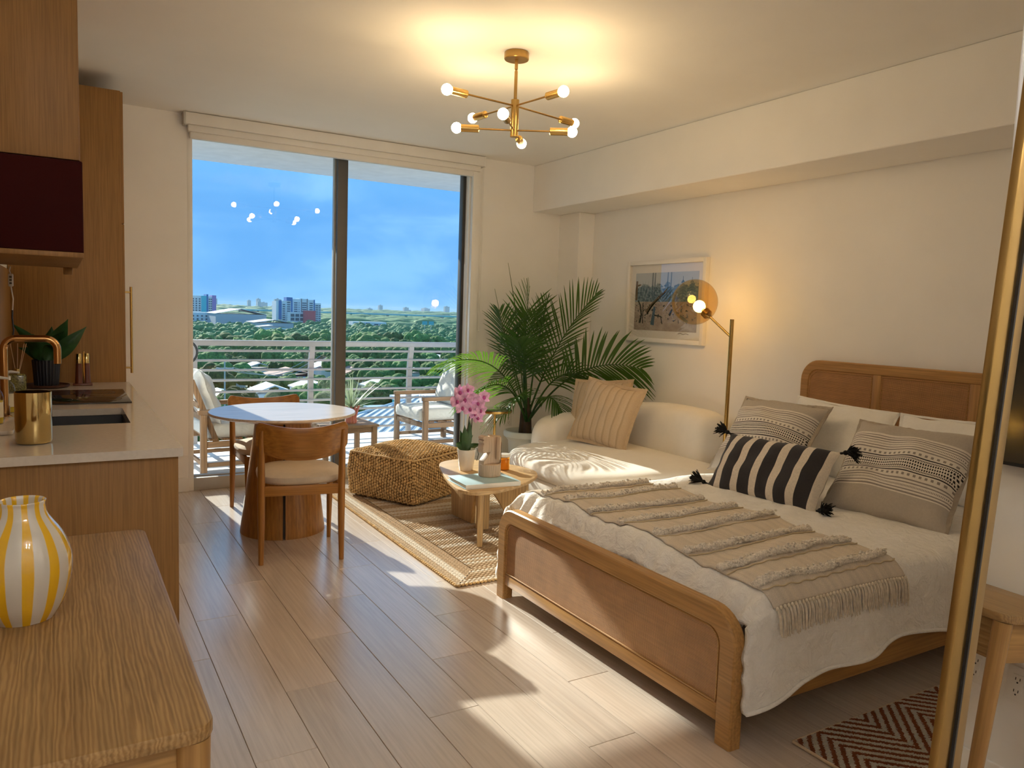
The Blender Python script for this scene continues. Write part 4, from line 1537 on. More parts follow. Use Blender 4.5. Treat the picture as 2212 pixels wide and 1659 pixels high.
frond((-.01, -.02, .48), (-.10, -.12, .70), (-.24, -.26, .84), (-.46, -.36, .58), 20, .32, .45, .34, wid=.015, twist=-.5)          # small low left
frond((.0, -.03, .48), (.02, -.16, .75), (.05, -.36, .82), (.10, -.46, .50), 20, .30, .5, .34, wid=.015)              # low, towards the camera
frond((.02, -.02, .5), (.08, -.14, .85), (.18, -.32, 1.02), (.30, -.46, .86), 20, .34, .35, .36, wid=.016, twist=.7)  # mid right
frond((.0, .02, .55), (-.02, .10, .95), (.05, .16, 1.25), (.18, .20, 1.40), 20, .36, .2, .34, wid=.015)               # back
frond((-.01, .0, .55), (-.06, -.08, .92), (-.14, -.14, 1.12), (-.24, -.20, 1.18), 20, .34, .3, .34, wid=.015)         # front left
B().tube([(-.03, .0, .6), (-.10, .0, 1.1), (-.17, -.01, 1.5), (-.25, -.02, 1.82)], [.006, .0055, .004, .0015], 7).obj('spear_shoot', 'palm_stem', pl)
B().tube([(-.05, .0, .6), (-.18, .0, 1.0), (-.28, -.01, 1.3), (-.37, -.02, 1.60)], [.006, .0055, .004, .0015], 7).obj('spear_shoot', 'palm_stem', pl)

# ---------------------------------------------------------------- floor lamp
lp = thing('floor_lamp', 'brass floor lamp with an amber glass globe beside the bed', 'lamp', (3.86, 3.655, 0))
B().lathe([(0, 0), (.125, 0), (.13, .004), (.128, .018), (.03, .024), (0, .024)], 40).obj('base', 'brass', lp)
B().tube([(0, 0, .02), (0, 0, 1.412)], .0135, 16).obj('pole', 'brass', lp)
arm_a, arm_b = Vector((0, 0.004, 1.295)), Vector((-.03, .175, 1.425))
B().tube([arm_a, arm_b], .0085, 12).obj('arm', 'brass', lp)
gd = (arm_b - arm_a).normalized()
GC = arm_b + gd * .165
B().tube([arm_b - gd * .005, arm_b + gd * .02, arm_b + gd * .055], [.012, .034, .034], 24).obj('socket_cup', 'brass_dark', lp)
B().sphere(tuple(GC), .158, 40, 24).obj('globe', 'amber_glass', lp, smooth=80)
simple('bulb_warm', (1, .75, .4), .5, emit=(1.0, .62, .16), estr=23.0)
B().sphere(tuple(arm_b + gd * .115), .042, 20, 12).obj('bulb', 'bulb_warm', lp, smooth=80)
B().tube([arm_b + gd * .05, arm_b + gd * .085], .016, 16).obj('bulb_neck', 'white_ceramic', lp)

# ---------------------------------------------------------------- framed picture
m, nt, bs = newmat('print_scene')
tcn = nd(nt, 'ShaderNodeTexCoord')
sp = nd(nt, 'ShaderNodeSeparateXYZ', {0: (tcn, 'Generated')})
gy, gz = (sp, 1), (sp, 2)
ns = nd(nt, 'ShaderNodeTexNoise', {'Vector': (tcn, 'Generated'), 'Scale': 9.0, 'Detail': 6.0, 'Roughness': .65})
ns2 = nd(nt, 'ShaderNodeTexNoise', {'Vector': (tcn, 'Generated'), 'Scale': 24.0, 'Detail': 4.0})
sky_c = (0.50, 0.56, 0.62)
gnd = ramp(nt, (ns, 0), [(.3, (0.34, 0.27, 0.23)), (.7, (0.52, 0.45, 0.39))])
trees = ramp(nt, (ns2, 0), [(.35, (0.05, 0.10, 0.16)), (.65, (0.24, 0.34, 0.42))])
hz = math_(nt, 'ADD', gz, math_(nt, 'MULTIPLY', math_(nt, 'SUBTRACT', (ns, 0), .5), .45))
k1 = math_(nt, 'LESS_THAN', hz, .78)
base = mixc(nt, k1, sky_c, trees)
k2 = math_(nt, 'LESS_THAN', gz, .50)
base2 = mixc(nt, k2, base, gnd)
dk_ = math_(nt, 'MULTIPLY', math_(nt, 'GREATER_THAN', (ns2, 0), .60), math_(nt, 'MULTIPLY', math_(nt, 'LESS_THAN', gz, .46), math_(nt, 'GREATER_THAN', gz, .14)))
base3 = mixc(nt, dk_, base2, (0.05, 0.055, 0.07))
nt.links.new(base3.outputs[2], bs.inputs['Base Color'])
bs.inputs['Roughness'].default_value = .8
simple('mat_board', (0.84, 0.81, 0.76), .85, var=.01)
simple('picture_white', (0.86, 0.84, 0.80), .45, var=.02)
simple('ink', (0.03, 0.03, 0.04), .8)
simple('ink_blue', (0.07, 0.13, 0.20), .8)
simple('ink_brown', (0.16, 0.11, 0.085), .8)
pc = thing('framed_picture', 'white framed print with palm trees on the right wall above the sofa', 'picture', (XR, 4.69, 1.207))
PWd, PHt = .925, .665
f = .034
for (a, c) in (((-.040, -PWd / 2, 0), (-.001, -PWd / 2 + f, PHt)), ((-.040, PWd / 2 - f, 0), (-.001, PWd / 2, PHt)), ((-.040, -PWd / 2 + f, 0), (-.001, PWd / 2 - f, f)), ((-.040, -PWd / 2 + f, PHt - f), (-.001, PWd / 2 - f, PHt))):
    B().span(a, c, .002).obj('frame_bar', 'picture_white', pc)
B().span((-.014, -PWd / 2 + f, f), (-.002, PWd / 2 - f, PHt - f)).obj('mat_board', 'mat_board', pc, smooth=0)
PR = (-.37, .37, .095, .565)
pr = B().span((-.0160, PR[0], PR[2]), (-.0142, PR[1], PR[3])).obj('print', 'print_scene', pc, smooth=0)


def ink_strip(pts, w0, w1, mat, name):
    b = B()
    vs, fs = [], []
    n = len(pts)
    for i, (y, z) in enumerate(pts):
        w = w0 + (w1 - w0) * i / (n - 1)
        p = Vector(pts[min(i + 1, n - 1)]) - Vector(pts[max(i - 1, 0)])
        p.normalize()
        vs += [(-.0164, y - p.y * w, z + p.x * w), (-.0164, y + p.y * w, z - p.x * w)]
    for i in range(n - 1):
        fs.append((i * 2, i * 2 + 1, i * 2 + 3, i * 2 + 2))
    b.add(vs, fs)
    return b.obj(name, mat, pr, smooth=0)


for (y, t) in ((-.20, .53), (-.30, .52)):
    ink_strip([(y, .36), (y, t)], .006, .002, 'ink_blue', 'printed_pine')
    for k in range(6):
        z = .37 + k * .024
        w = .055 * (1 - k / 7)
        ink_strip([(y - w, z - .012), (y, z + .008), (y + w, z - .012)], .007, .007, 'ink_blue', 'printed_pine')
for y in (.16, .13, -.02, -.06):
    ink_strip([(y, .36), (y - .005, .565)], .006, .004, 'ink_blue', 'printed_trunk')
ink_strip([(.22, .24), (.17, .29), (.08, .36), (-.02, .43)], .022, .004, 'ink_brown', 'printed_log')
ink_strip([(.21, .23), (.15, .30), (.05, .37), (-.03, .42)], .008, .003, 'ink', 'printed_log')
ink_strip([(.30, .15), (.28, .22), (.30, .30), (.33, .34)], .012, .006, 'ink', 'printed_figure')
ink_strip([(.26, .15), (.265, .32)], .006, .005, 'ink', 'printed_figure')
ink_strip([(.14, .14), (.13, .22), (.12, .29)], .022, .012, 'ink_blue', 'printed_figure')
ink_strip([(.12, .22), (.04, .21), (.02, .15)], .006, .005, 'ink', 'printed_bench')
ink_strip([(-.06, .22), (-.09, .27)], .012, .008, 'ink', 'printed_figure')
ink_strip([(-.18, .22), (-.22, .20), (-.27, .17)], .012, .014, 'ink_blue', 'printed_figure')
ink_strip([(.35, .46), (.30, .47)], .008, .006, 'ink_brown', 'printed_hut')
ink_strip([(.355, .34), (.352, .50)], .014, .012, 'ink_brown', 'printed_hut')
ink_strip([(-.17, .078), (-.20, .084), (-.23, .076), (-.26, .083), (-.29, .077)], .0018, .0018, 'ink_brown', 'printed_signature')
B().span((-.0300, -PWd / 2 + f, f), (-.0285, PWd / 2 - f, PHt - f)).obj('glass', 'picture_glass', pc, smooth=0)

# ---------------------------------------------------------------- chandelier
simple('bulb_glow', (1, .8, .5), .5, emit=(1.0, .71, .37), estr=BULB_STRENGTH)
cl = thing('chandelier', 'brass sputnik chandelier with eight glowing bulbs on the ceiling', 'chandelier', (2.05, 3.52, ZC))
B().lathe([(0, -.001), (.062, -.001), (.064, -.004), (.064, -.034), (.061, -.038), (0, -.038)], 40).obj('canopy', 'brass_dark', cl)
B().tube([(0, 0, -.036), (0, 0, -.085)], .0085, 12).obj('upper_stem', 'brass_dark', cl)
B().sphere((0, 0, -.09), .007, 12, 8).obj('swivel', 'brass_dark', cl)
B().tube([(0, 0, -.095), (0, 0, -.245)], .0085, 12).obj('stem', 'brass_dark', cl)
B().tube([(0, 0, -.238), (0, 0, -.425)], .021, 24).obj('hub', 'brass', cl)
UPZ, LOZ = -.268, -.392
arms = [(UPZ, -.415, -.05), (UPZ, .055, -.365), (UPZ, -.06, .36), (UPZ, .45, .105), (LOZ, -.265, .14), (LOZ, .255, -.16), (LOZ, -.21, -.25), (LOZ, .19, .24)]
for (z, x, y) in arms:
    d = Vector((x, y, 0))
    L = d.length
    d.normalize()
    o = Vector((0, 0, z))
    a_ = B().tube([o + d * .018, o + d * (L - .115)], .0048, 10).obj('arm', 'brass_dark', cl)
    B().tube([o + d * (L - .118), o + d * (L - .114), o + d * (L - .022)], [.012, .0195, .0195], 20).obj('socket', 'brass', a_)
    B().sphere(tuple(o + d * L), .027, 20, 12).obj('bulb', 'bulb_glow', a_, smooth=80)

# ---------------------------------------------------------------- entry ceiling light (behind the camera, reflected in the vase)
simple('bulb_entry', (1, .8, .5), .5, emit=(1.0, .96, .90), estr=ENTRY_STRENGTH)
el_ = thing('ceiling_light', 'brass four bulb ceiling light in the entry, reflected as dots in the striped vase', 'ceiling light', (.60, -.55, ZC))
B().lathe([(0, -.001), (.075, -.001), (.078, -.005), (.078, -.028), (.074, -.032), (0, -.032)], 36).obj('canopy', 'brass_dark', el_)
B().tube([(0, 0, -.03), (0, 0, -.19)], .009, 12).obj('stem', 'brass_dark', el_)
for k in range(4):
    a = pi / 4 + k * pi / 2
    d = Vector((cos(a), sin(a), 0))
    o = Vector((0, 0, -.18))
    ar = B().tube([o, o + d * .13], .0055, 10).obj('arm', 'brass_dark', el_)
    B().tube([o + d * .125, o + d * .13, o + d * .20], [.012, .02, .02], 16).obj('socket', 'brass', ar)
    B().sphere(tuple(o + d * .225), .032, 18, 10).obj('bulb', 'bulb_entry', ar, smooth=80)
# ---------------------------------------------------------------- bed
m, nt, bs = newmat('cane')
tcn = nd(nt, 'ShaderNodeTexCoord')
sp = nd(nt, 'ShaderNodeSeparateXYZ', {0: (tcn, 'Object')})
FQ = 2 * pi / .0105
sy_ = math_(nt, 'SINE', math_(nt, 'MULTIPLY', (sp, 1), FQ))
sz_ = math_(nt, 'SINE', math_(nt, 'MULTIPLY', (sp, 2), FQ))
ck_ = math_(nt, 'MULTIPLY', sy_, sz_)
hgt = math_(nt, 'ABSOLUTE', ck_)
n_ = nd(nt, 'ShaderNodeTexNoise', {'Vector': (tcn, 'Object'), 'Scale': 14.0, 'Detail': 5.0})
mpn = nd(nt, 'ShaderNodeMapping', {'Vector': (tcn, 'Object'), 'Scale': (1, 4, 130)})
nst = nd(nt, 'ShaderNodeTexNoise', {'Vector': mpn, 'Scale': 1.0, 'Detail': 2.0})
rp = ramp(nt, hgt, [(0.0, (0.20, 0.080, 0.026)), (.35, (0.46, 0.225, 0.085)), (1.0, (0.64, 0.36, 0.15))])
hv = nd(nt, 'ShaderNodeHueSaturation', {'Value': math_(nt, 'ADD', math_(nt, 'MULTIPLY', (n_, 0), .4), math_(nt, 'MULTIPLY_ADD', (nst, 0), .4, .6)), 'Color': rp})
nt.links.new(hv.outputs[0], bs.inputs['Base Color'])
bs.inputs['Roughness'].default_value = .6
bp = nd(nt, 'ShaderNodeBump', {'Height': hgt, 'Strength': .6, 'Distance': .003})
nt.links.new(bp.outputs[0], bs.inputs['Normal'])

bed = thing('bed', 'wooden bed frame with woven cane headboard and footboard', 'bed', (1.85, 2.43, 0))


def arch_path(y0, y1, z0, z1, r, inset, n=8):
    """centre path of an arch-topped frame, inset from the outline"""
    pts = [(y0 + inset, z0), (y0 + inset, (z0 + z1) / 2)]
    rr = r - inset
    for k in range(n + 1):
        a = pi - pi / 2 * k / n
        pts.append((y0 + r + rr * cos(a), z1 - r + rr * sin(a)))
    for k in range(n + 1):
        a = pi / 2 - pi / 2 * k / n
        pts.append((y1 - r + rr * cos(a), z1 - r + rr * sin(a)))
    pts += [(y1 - inset, (z0 + z1) / 2), (y1 - inset, z0)]
    return pts


def arch_frame(name, mat, parent, x0, x1, y0, y1, z0, z1, r, w, bev=.006):
    o = arch_path(y0, y1, z0, z1, r, 0)
    i = arch_path(y0, y1, z0, z1, r, w)
    n = len(o)
    b = B()
    vs, fs = [], []
    for k in range(n):
        (yo, zo), (yi, zi) = o[k], i[k]
        d = Vector((yi - yo, zi - zo)).normalized() * bev
        vs += [(x0 + bev, yo, zo), (x0, yo + d.x, zo + d.y), (x0, yi - d.x, zi - d.y), (x0 + bev, yi, zi), (x1 - bev, yi, zi), (x1, yi - d.x, zi - d.y), (x1, yo + d.x, zo + d.y), (x1 - bev, yo, zo)]
    for k in range(n - 1):
        for j in range(8):
            j2 = (j + 1) % 8
            fs.append((k * 8 + j, k * 8 + j2, (k + 1) * 8 + j2, (k + 1) * 8 + j))
    fs.append(tuple(range(7, -1, -1)))
    fs.append(tuple(range((n - 1) * 8, n * 8)))
    b.add(vs, fs)
    return b.obj(name, mat, parent, smooth=40)


def rr_panel(name, mat, parent, x0, x1, y0, y1, z0, z1, rad):
    """panel in the YZ plane with rounded corners (radii for lower-right, upper-right, upper-left, lower-left)"""
    ol = rrect(y1 - y0, z1 - z0, rad, 8, (y0 + y1) / 2, (z0 + z1) / 2)
    m4 = Matrix(((0, 0, 1, 0), (1, 0, 0, 0), (0, 1, 0, 0), (0, 0, 0, 1)))
    return B().prism(ol, x0, x1, mat=m4).obj(name, mat, parent, smooth=40), ol


def bead(ol, x, r, name, mat, parent):
    pts = [(x, y, z) for y, z in ol]
    pts += [pts[0], pts[1]]
    return B().tube(pts, r, 6).obj(name, mat, parent, smooth=60)


# foot board
fb = arch_frame('footboard', 'bed_wood_y', bed, 0.0, .055, -.775, .775, .0, .456, .125, .070)
fb['label'] = 'low arched wooden footboard with a cane panel'
B().span((.006, -.706, .072), (.049, .706, .128), .004).obj('lower_rail', 'bed_wood_y', fb)
o, ol = rr_panel('cane_panel', 'cane', fb, .009, .036, -.708, .708, .126, .390, (.008, .062, .062, .008))
bead(rrect(1.395, .248, (.008, .056, .056, .008), 8, 0, .258), .0080, .0038, 'bead', 'bed_wood_y', fb)
# head board
hx = 2.275
hb_ = arch_frame('headboard', 'bed_wood_y', bed, hx, hx + .045, -.780, .860, .0, 1.172, .13, .062)
hb_['label'] = 'tall arched headboard with cane panels'
B().span((hx + .004, -.722, .35), (hx + .041, .802, .42), .004).obj('lower_rail', 'bed_wood_y', hb_)
for (ya, yb_, rad) in ((-.720, -.262, (.008, .008, .07, .008)), (-.214, .300, .008), (.348, .800, (.008, .07, .008, .008))):
    rr_panel('cane_panel', 'cane', hb_, hx + .006, hx + .030, ya, yb_, .418, 1.112, rad if isinstance(rad, float) else rad)
    rd = .008 if isinstance(rad, float) else rad
    bead(rrect(yb_ - ya - .020, .674, rd, 8, (ya + yb_) / 2, .765), hx + .0055, .0028, 'bead', 'bed_wood_y', hb_)
for y in (-.238, .324):
    B().span((hx + .003, y - .026, .418), (hx + .042, y + .026, 1.112), .003).obj('stile', 'bed_wood_z', hb_)
for sy in (-1, 1):
    B().span((.056, sy * .735 - .015, .100), (hx, sy * .735 + .015, .245), .004).obj('side_rail', 'bed_wood_x', bed)
for i in range(9):
    x = .14 + i * .255
    B().span((x, -.718, .20), (x + .07, .718, .218), .002).obj('slat', 'bed_wood_y', bed)
B().span((1.15, -.02, .0), (1.19, .02, .198)).obj('centre_leg', 'toe_kick', bed)

fabric('sheet_white', (0.70, 0.62, 0.52), var=.03, wrinkle=.10)
fabric('duvet_linen', (0.90, 0.88, 0.845), var=.04, wrinkle=.55, weave=600)
mt_ = B().span((1.925, 1.735, .2195), (4.118, 3.125, .455), .05, seg=4)
tag(mt_.obj('mattress', 'sheet_white', smooth=60), 'pale mattress under the duvet on the bed', 'mattress')

# duvet surface: X along the bed, s across it (s > 0 towards the camera)
YC, HWID, RE = 2.43, .795, .085


def bed_surf(X, s, hang_scale=1.0):
    sg = 1 if s >= 0 else -1
    a = abs(s)
    flat = HWID - RE
    arc = RE * pi / 2
    puff = .020 * (1 - (a / HWID) ** 4 if a < HWID else 0)
    zt = .508 + puff
    zt += .012 * nz(X * 1.8, s * 1.8, 2.0) + .008 * nz(X * 5, s * 4, 7.0) + .006 * sm(.3, .7, nz(X * 3 + s * 1.5, s * 7, 9.0) + .5)
    zt += (.013 * nz(X * 2.0 + s * 1.0, s * 4.2, 21.0) + .006 * sin(s * 13 + 3 * nz(X * 3, s * 2, 5))) * (1 - sm(2.75, 3.0, X))
    foot = 1 - sm(1.900, 2.025, X)
    cre = .0075 * sin(s * 62 + 4 * nz(s * 5, X * 6, 1)) * (1 - sm(1.93, 2.10, X))
    if a <= flat:
        y = a
        z = zt
        hang = 0
    elif a <= flat + arc:
        t = (a - flat) / RE
        y = flat + RE * sin(t)
        z = zt - RE * (1 - cos(t))
        hang = 0
    else:
        d = a - flat - arc
        hang = d
        y = flat + RE + .10 * d
        z = zt - RE - d * .985
        fold = .55 * sin(X * 7.5 + 1.0 + 1.3 * sg) + .35 * sin(X * 15 + 2.2) + .5 * nz(X * 5, d * 2.5, 4 + sg)
        y += .030 * fold * min(1, d / .22)
    if hang == 0:
        z -= .105 * foot * foot * (1.0 if a <= flat else max(.25, 1 - (a - flat) / arc))
        z += cre
        y += .0
    else:
        z -= .03 * foot * max(0, 1 - hang * 6)
    x = X - cre * .6
    if a > flat:
        x -= .030 * foot * min(1, (a - flat) / .2)
    return Vector((x, YC - sg * y, z))


def hem_len(X, sg):
    """arc length of the hanging edge at X"""
    base = HWID - RE + RE * pi / 2
    if sg > 0:
        d = .205 + .020 * sin(X * 6.0 + .6) + .014 * nz(X * 4, 3.3, 0) + .030 * sm(2.25, 2.0, X) + .075 * (1 - sm(1.90, 2.15, X)) + .02 * sm(2.3, 3.2, X)
    else:
        d = .22 + .02 * sin(X * 7) + .13 * (1 - sm(1.90, 2.25, X))
    return base + d


X0, X1 = 1.912, 3.93
NX, NS = 150, 190


def duv(u, v):
    X = X0 + (X1 - X0) * u
    a, c = -hem_len(X, -1), hem_len(X, 1)
    return tuple(bed_surf(X, a + (c - a) * v))


dv = thing('duvet', 'rumpled cream linen duvet draped over the bed', 'duvet', (0, 0, 0))
d_o = B().grid(duv, NX, NS).obj('cover', 'duvet_linen', dv, smooth=80)
md = d_o.modifiers.new('thickness', 'SOLIDIFY')
md.thickness = .022
md.offset = 1.0
# sewn hem on the camera side
pts = []
for i in range(NX + 1):
    X = X0 + (X1 - X0) * i / NX
    p = bed_surf(X, hem_len(X, 1) - .006)
    pts.append(p + Vector((0, -.004, 0)))
B().tube(pts, .0075, 6).obj('hem', 'duvet_linen', dv, smooth=80)

# throw blanket
stops = []
m, nt, bs = newmat('throw_weave')
tcn = nd(nt, 'ShaderNodeTexCoord')
sp = nd(nt, 'ShaderNodeSeparateXYZ', {0: (tcn, 'Object')})
n_ = nd(nt, 'ShaderNodeTexNoise', {'Vector': (tcn, 'Object'), 'Scale': 6.0, 'Detail': 6.0, 'Roughness': .75})
n2 = nd(nt, 'ShaderNodeTexNoise', {'Vector': (tcn, 'Object'), 'Scale': 350.0, 'Detail': 2.0})
mpn = nd(nt, 'ShaderNodeMapping', {'Vector': (tcn, 'Object'), 'Scale': (40, 2, 2)})
n3 = nd(nt, 'ShaderNodeTexNoise', {'Vector': mpn, 'Scale': 1.0, 'Detail': 3.0})
rp = ramp(nt, (n3, 0), [(.3, (0.60, 0.53, 0.45)), (.55, (0.69, 0.61, 0.52)), (.75, (0.72, 0.63, 0.51))])
hv = nd(nt, 'ShaderNodeHueSaturation', {'Value': math_(nt, 'MULTIPLY_ADD', (n2, 0), .5, .75), 'Color': rp})
nt.links.new(hv.outputs[0], bs.inputs['Base Color'])
bs.inputs['Roughness'].default_value = .95
bs.inputs['Specular IOR Level'].default_value = .1
bp = nd(nt, 'ShaderNodeBump', {'Height': (n2, 0), 'Strength': .5, 'Distance': .003})
nt.links.new(bp.outputs[0], bs.inputs['Normal'])
simple('tuft_yarn', (0.80, 0.74, 0.66), .95, var=.25, scale=160, bump=.8, bscale=260, spec=.1)
simple('fringe_yarn', (0.76, 0.68, 0.56), .95, var=.15, scale=60, spec=.1)
simple('stitch_yarn', (0.62, 0.51, 0.34), .95, var=.1, spec=.1)
th = thing('throw_blanket', 'taupe throw blanket with shaggy ridges and fringe across the bed foot', 'blanket', (0, 0, 0))
TX0, TX1 = 2.005, 2.70
S0, S1 = -.835, HWID - RE + RE * 1.02


def throw_pt(X, s, lift=.0):
    p = bed_surf(X, s)
    e = .004
    dx = bed_surf(X + e, s) - bed_surf(X - e, s)
    ds = bed_surf(X, s + e) - bed_surf(X, s - e)
    n = ds.cross(dx)
    if n.z < 0:
        n = -n
    n.normalize()
    return p + n * (.007 + lift)


RIDGES = (-.805, -.64, -.435, -.235, -.03, .17, .365, .56, .705)


def tX(u, s):
    wav = .012 * sin(s * 9) + .008 * nz(s * 5, 1.7, 0)
    return TX0 + (TX1 - TX0) * u + wav + .03 * s * (u - .3)


def thr(u, v):
    s = S0 + (S1 - S0) * v
    lift = 0
    for r in RIDGES:
        d = abs(s - r)
        if d < .05:
            lift += .004 * (1 - d / .05)
    lift += .004 * max(0, nz(u * 4, s * 12, 5))
    return tuple(throw_pt(tX(u, s), s, lift))


t_o = B().grid(thr, 70, 220).obj('cloth', 'throw_weave', th, smooth=80)
md = t_o.modifiers.new('thickness', 'SOLIDIFY')
md.thickness = .005
md.offset = 1.0
rt = random.Random(8)
for r in RIDGES:
    b = B()
    n = 150
    pts = []
    for k in range(n + 1):
        u = k / n
        s = r + .006 * sin(u * 17 + r * 9) + .004 * nz(u * 9, r * 5, 2)
        pts.append(throw_pt(tX(u, s), s, .009))
    seg = 12
    vs, fs = [], []
    for k, p in enumerate(pts):
        t = (pts[min(k + 1, n)] - pts[max(k - 1, 0)]).normalized()
        sd = t.cross(Vector((0, 0, 1))).normalized()
        up = sd.cross(t)
        for j in range(seg):
            a = 2 * pi * j / seg
            rr = .013 * (1 + .55 * nz(k * .55, j * 1.9, r * 31)) * (1 if 0 < k < n else .5)
            vs.append(p + sd * cos(a) * rr * 1.35 + up * sin(a) * rr * .95)
    for k in range(n):
        for j in range(seg):
            j2 = (j + 1) % seg
            fs.append((k * seg + j, k * seg + j2, (k + 1) * seg + j2, (k + 1) * seg + j))
    fs.append(tuple(range(seg - 1, -1, -1)))
    fs.append(tuple(range(n * seg, (n + 1) * seg)))
    b.add(vs, fs)
    # loose loops of yarn on top
    for k in range(170):
        u = rt.random()
        p = throw_pt(tX(u, r), r, .018) + Vector((rt.uniform(-.008, .008), rt.uniform(-.016, .016), rt.uniform(-.006, .006)))
        b.sphere(tuple(p), (rt.uniform(.004, .007), rt.uniform(.004, .008), .005), 6, 4)
    b.obj('tufted_ridge', 'tuft_yarn', th, smooth=80)
    b = B()
    pts = [throw_pt(tX(k / 60, r + .036), r + .036 + .003 * sin(k), .004) for k in range(61)]
    b.tube(pts, .0028, 5)
    b.obj('stitch_line', 'stitch_yarn', th, smooth=80)
# fringe at the camera side
for k in range(40):
    u = (k + .5) / 40
    X = tX(u, S1)
    p = throw_pt(X, S1, .002)
    b = B()
    b.sphere(tuple(p + Vector((0, -.004, -.004))), (.006, .006, .008), 8, 6)
    for j in range(4):
        dx = rt.uniform(-.010, .010)
        pts = []
        L = rt.uniform(.075, .10)
        for q in range(6):
            t = q / 5
            base = bed_surf(X + dx * t, S1 + L * t)
            pts.append(base + Vector((rt.uniform(-.0015, .0015), -.012 - .002 * j, 0)))
        b.tube(pts, [.003, .003, .0028, .0026, .0024, .0015], 5)
    b.obj('tassel', 'fringe_yarn', th, smooth=80)
for k in range(14):          # far-side fringe
    u = (k + .5) / 14
    X = tX(u, S0)
    pts = [bed_surf(X, S0 - .07 * t / 4) + Vector((0, .012, .004)) for t in range(5)]
    B().tube(pts, [.004, .004, .0035, .003, .002], 5).obj('tassel', 'fringe_yarn', th, smooth=80)

# ---------------------------------------------------------------- pillows on the bed
fabric('pillow_white', (0.88, 0.86, 0.81), var=.03, wrinkle=.15)


def bed_pillow(label, bottom, face, lean, w, h, t, seed, roll=0):
    r = thing('bed_pillow', label, 'pillow', (0, 0, 0), 0, 'white bed pillows')
    place_leaning(r, bottom, face, lean, roll)
    cushion_mesh(w, h, t, seed=seed, wob=.02, pinch=.04).obj('pillow_body', 'pillow_white', r, smooth=80, loc=(0, h * .5, 0))
    flange(w, h, .012, seed=seed, pinch=.04).obj('piped_edge', 'pillow_white', r, smooth=80, loc=(0, h * .5, 0))
    return r


bed_pillow('white bed pillow against the headboard, behind the left patterned cushion', (3.80, 2.84, .512), 180, 20, .66, .45, .17, 2, -2)
bed_pillow('white bed pillow against the headboard, behind the right patterned cushion', (3.80, 2.12, .512), 180, 20, .66, .45, .17, 5, 2)

# patterned square cushions: grey ends, cream middle with rows of dots and lines
GREY, CREAM, DARK, TAUPE = (0.50, 0.45, 0.39), (0.80, 0.745, 0.67), (0.035, 0.032, 0.035), (0.32, 0.28, 0.25)
m, nt, bs = newmat('pattern_linen')
tcn = nd(nt, 'ShaderNodeTexCoord')
sp = nd(nt, 'ShaderNodeSeparateXYZ', {0: (tcn, 'Object')})
vy = math_(nt, 'ADD', math_(nt, 'DIVIDE', (sp, 1), .52), .5)
base = ramp(nt, vy, [(0, GREY), (.22, GREY), (.225, CREAM), (.80, CREAM), (.805, GREY), (1.0, GREY)], 'CONSTANT')
lines = []
for p in (.245, .275, .305, .335, .70, .73, .755, .78):
    lines.append((p, .007, 0))
col = base


def band(nt, v, c0, w):
    return math_(nt, 'LESS_THAN', math_(nt, 'ABSOLUTE', math_(nt, 'SUBTRACT', v, c0)), w)


def dots(nt, freq, duty, ph=0.0):
    return math_(nt, 'GREATER_THAN', math_(nt, 'SINE', math_(nt, 'MULTIPLY_ADD', (sp, 0), freq, ph)), duty)


cur = None
for (c0, w, kind, colr) in ((.245, .007, 'line', TAUPE), (.272, .005, 'line', TAUPE), (.300, .008, 'fine', TAUPE), (.328, .005, 'line', TAUPE), (.355, .006, 'line', TAUPE), (.395, .011, 'dot', TAUPE), (.425, .005, 'line', DARK), (.447, .007, 'fine', DARK), (.470, .009, 'dash', DARK), (.500, .009, 'dash', DARK), (.530, .009, 'dash', DARK), (.553, .007, 'fine', DARK), (.575, .005, 'line', DARK), (.605, .011, 'dot', TAUPE), (.645, .006, 'line', TAUPE), (.672, .005, 'line', TAUPE), (.700, .008, 'fine', TAUPE), (.728, .005, 'line', TAUPE), (.755, .007, 'line', TAUPE), (.782, .005, 'line', TAUPE)):
    msk = band(nt, vy, c0, w)
    if kind != 'line':
        fq, du = {'dot': (2 * pi / .024, .15), 'dash': (2 * pi / .010, -.2), 'fine': (2 * pi / .006, -.1)}[kind]
        msk = math_(nt, 'MULTIPLY', msk, dots(nt, fq, du, c0 * 40))
    col = mixc(nt, msk, col, colr)
n_ = nd(nt, 'ShaderNodeTexNoise', {'Vector': (tcn, 'Object'), 'Scale': 90.0, 'Detail': 4.0, 'Roughness': .8})
hv = nd(nt, 'ShaderNodeHueSaturation', {'Value': math_(nt, 'MULTIPLY_ADD', (n_, 0), .35, .82), 'Color': mo(col)})
nt.links.new(hv.outputs[0], bs.inputs['Base Color'])
bs.inputs['Roughness'].default_value = .92
bs.inputs['Specular IOR Level'].default_value = .12
n2 = nd(nt, 'ShaderNodeTexNoise', {'Vector': (tcn, 'Object'), 'Scale': 600.0, 'Detail': 1.0})
bp = nd(nt, 'ShaderNodeBump', {'Height': (n2, 0), 'Strength': .35, 'Distance': .002})
nt.links.new(bp.outputs[0], bs.inputs['Normal'])
fabric('grey_trim', (0.42, 0.36, 0.29), var=.15)


def pattern_cushion(label, bottom, face, lean, roll, seed, w=.56, h=.52):
    r = thing('patterned_cushion', label, 'cushion', (0, 0, 0), 0, 'patterned square cushions on the bed')
    place_leaning(r, bottom, face, lean, roll)
    cushion_mesh(w, h, .215, seed=seed, wob=.026).obj('pillow_body', 'pattern_linen', r, smooth=80, loc=(0, h * .5, 0))
    flange(w, h, .016, seed=seed, wob=.008).obj('braided_edge', 'grey_trim', r, smooth=80, loc=(0, h * .5, 0))
    return r


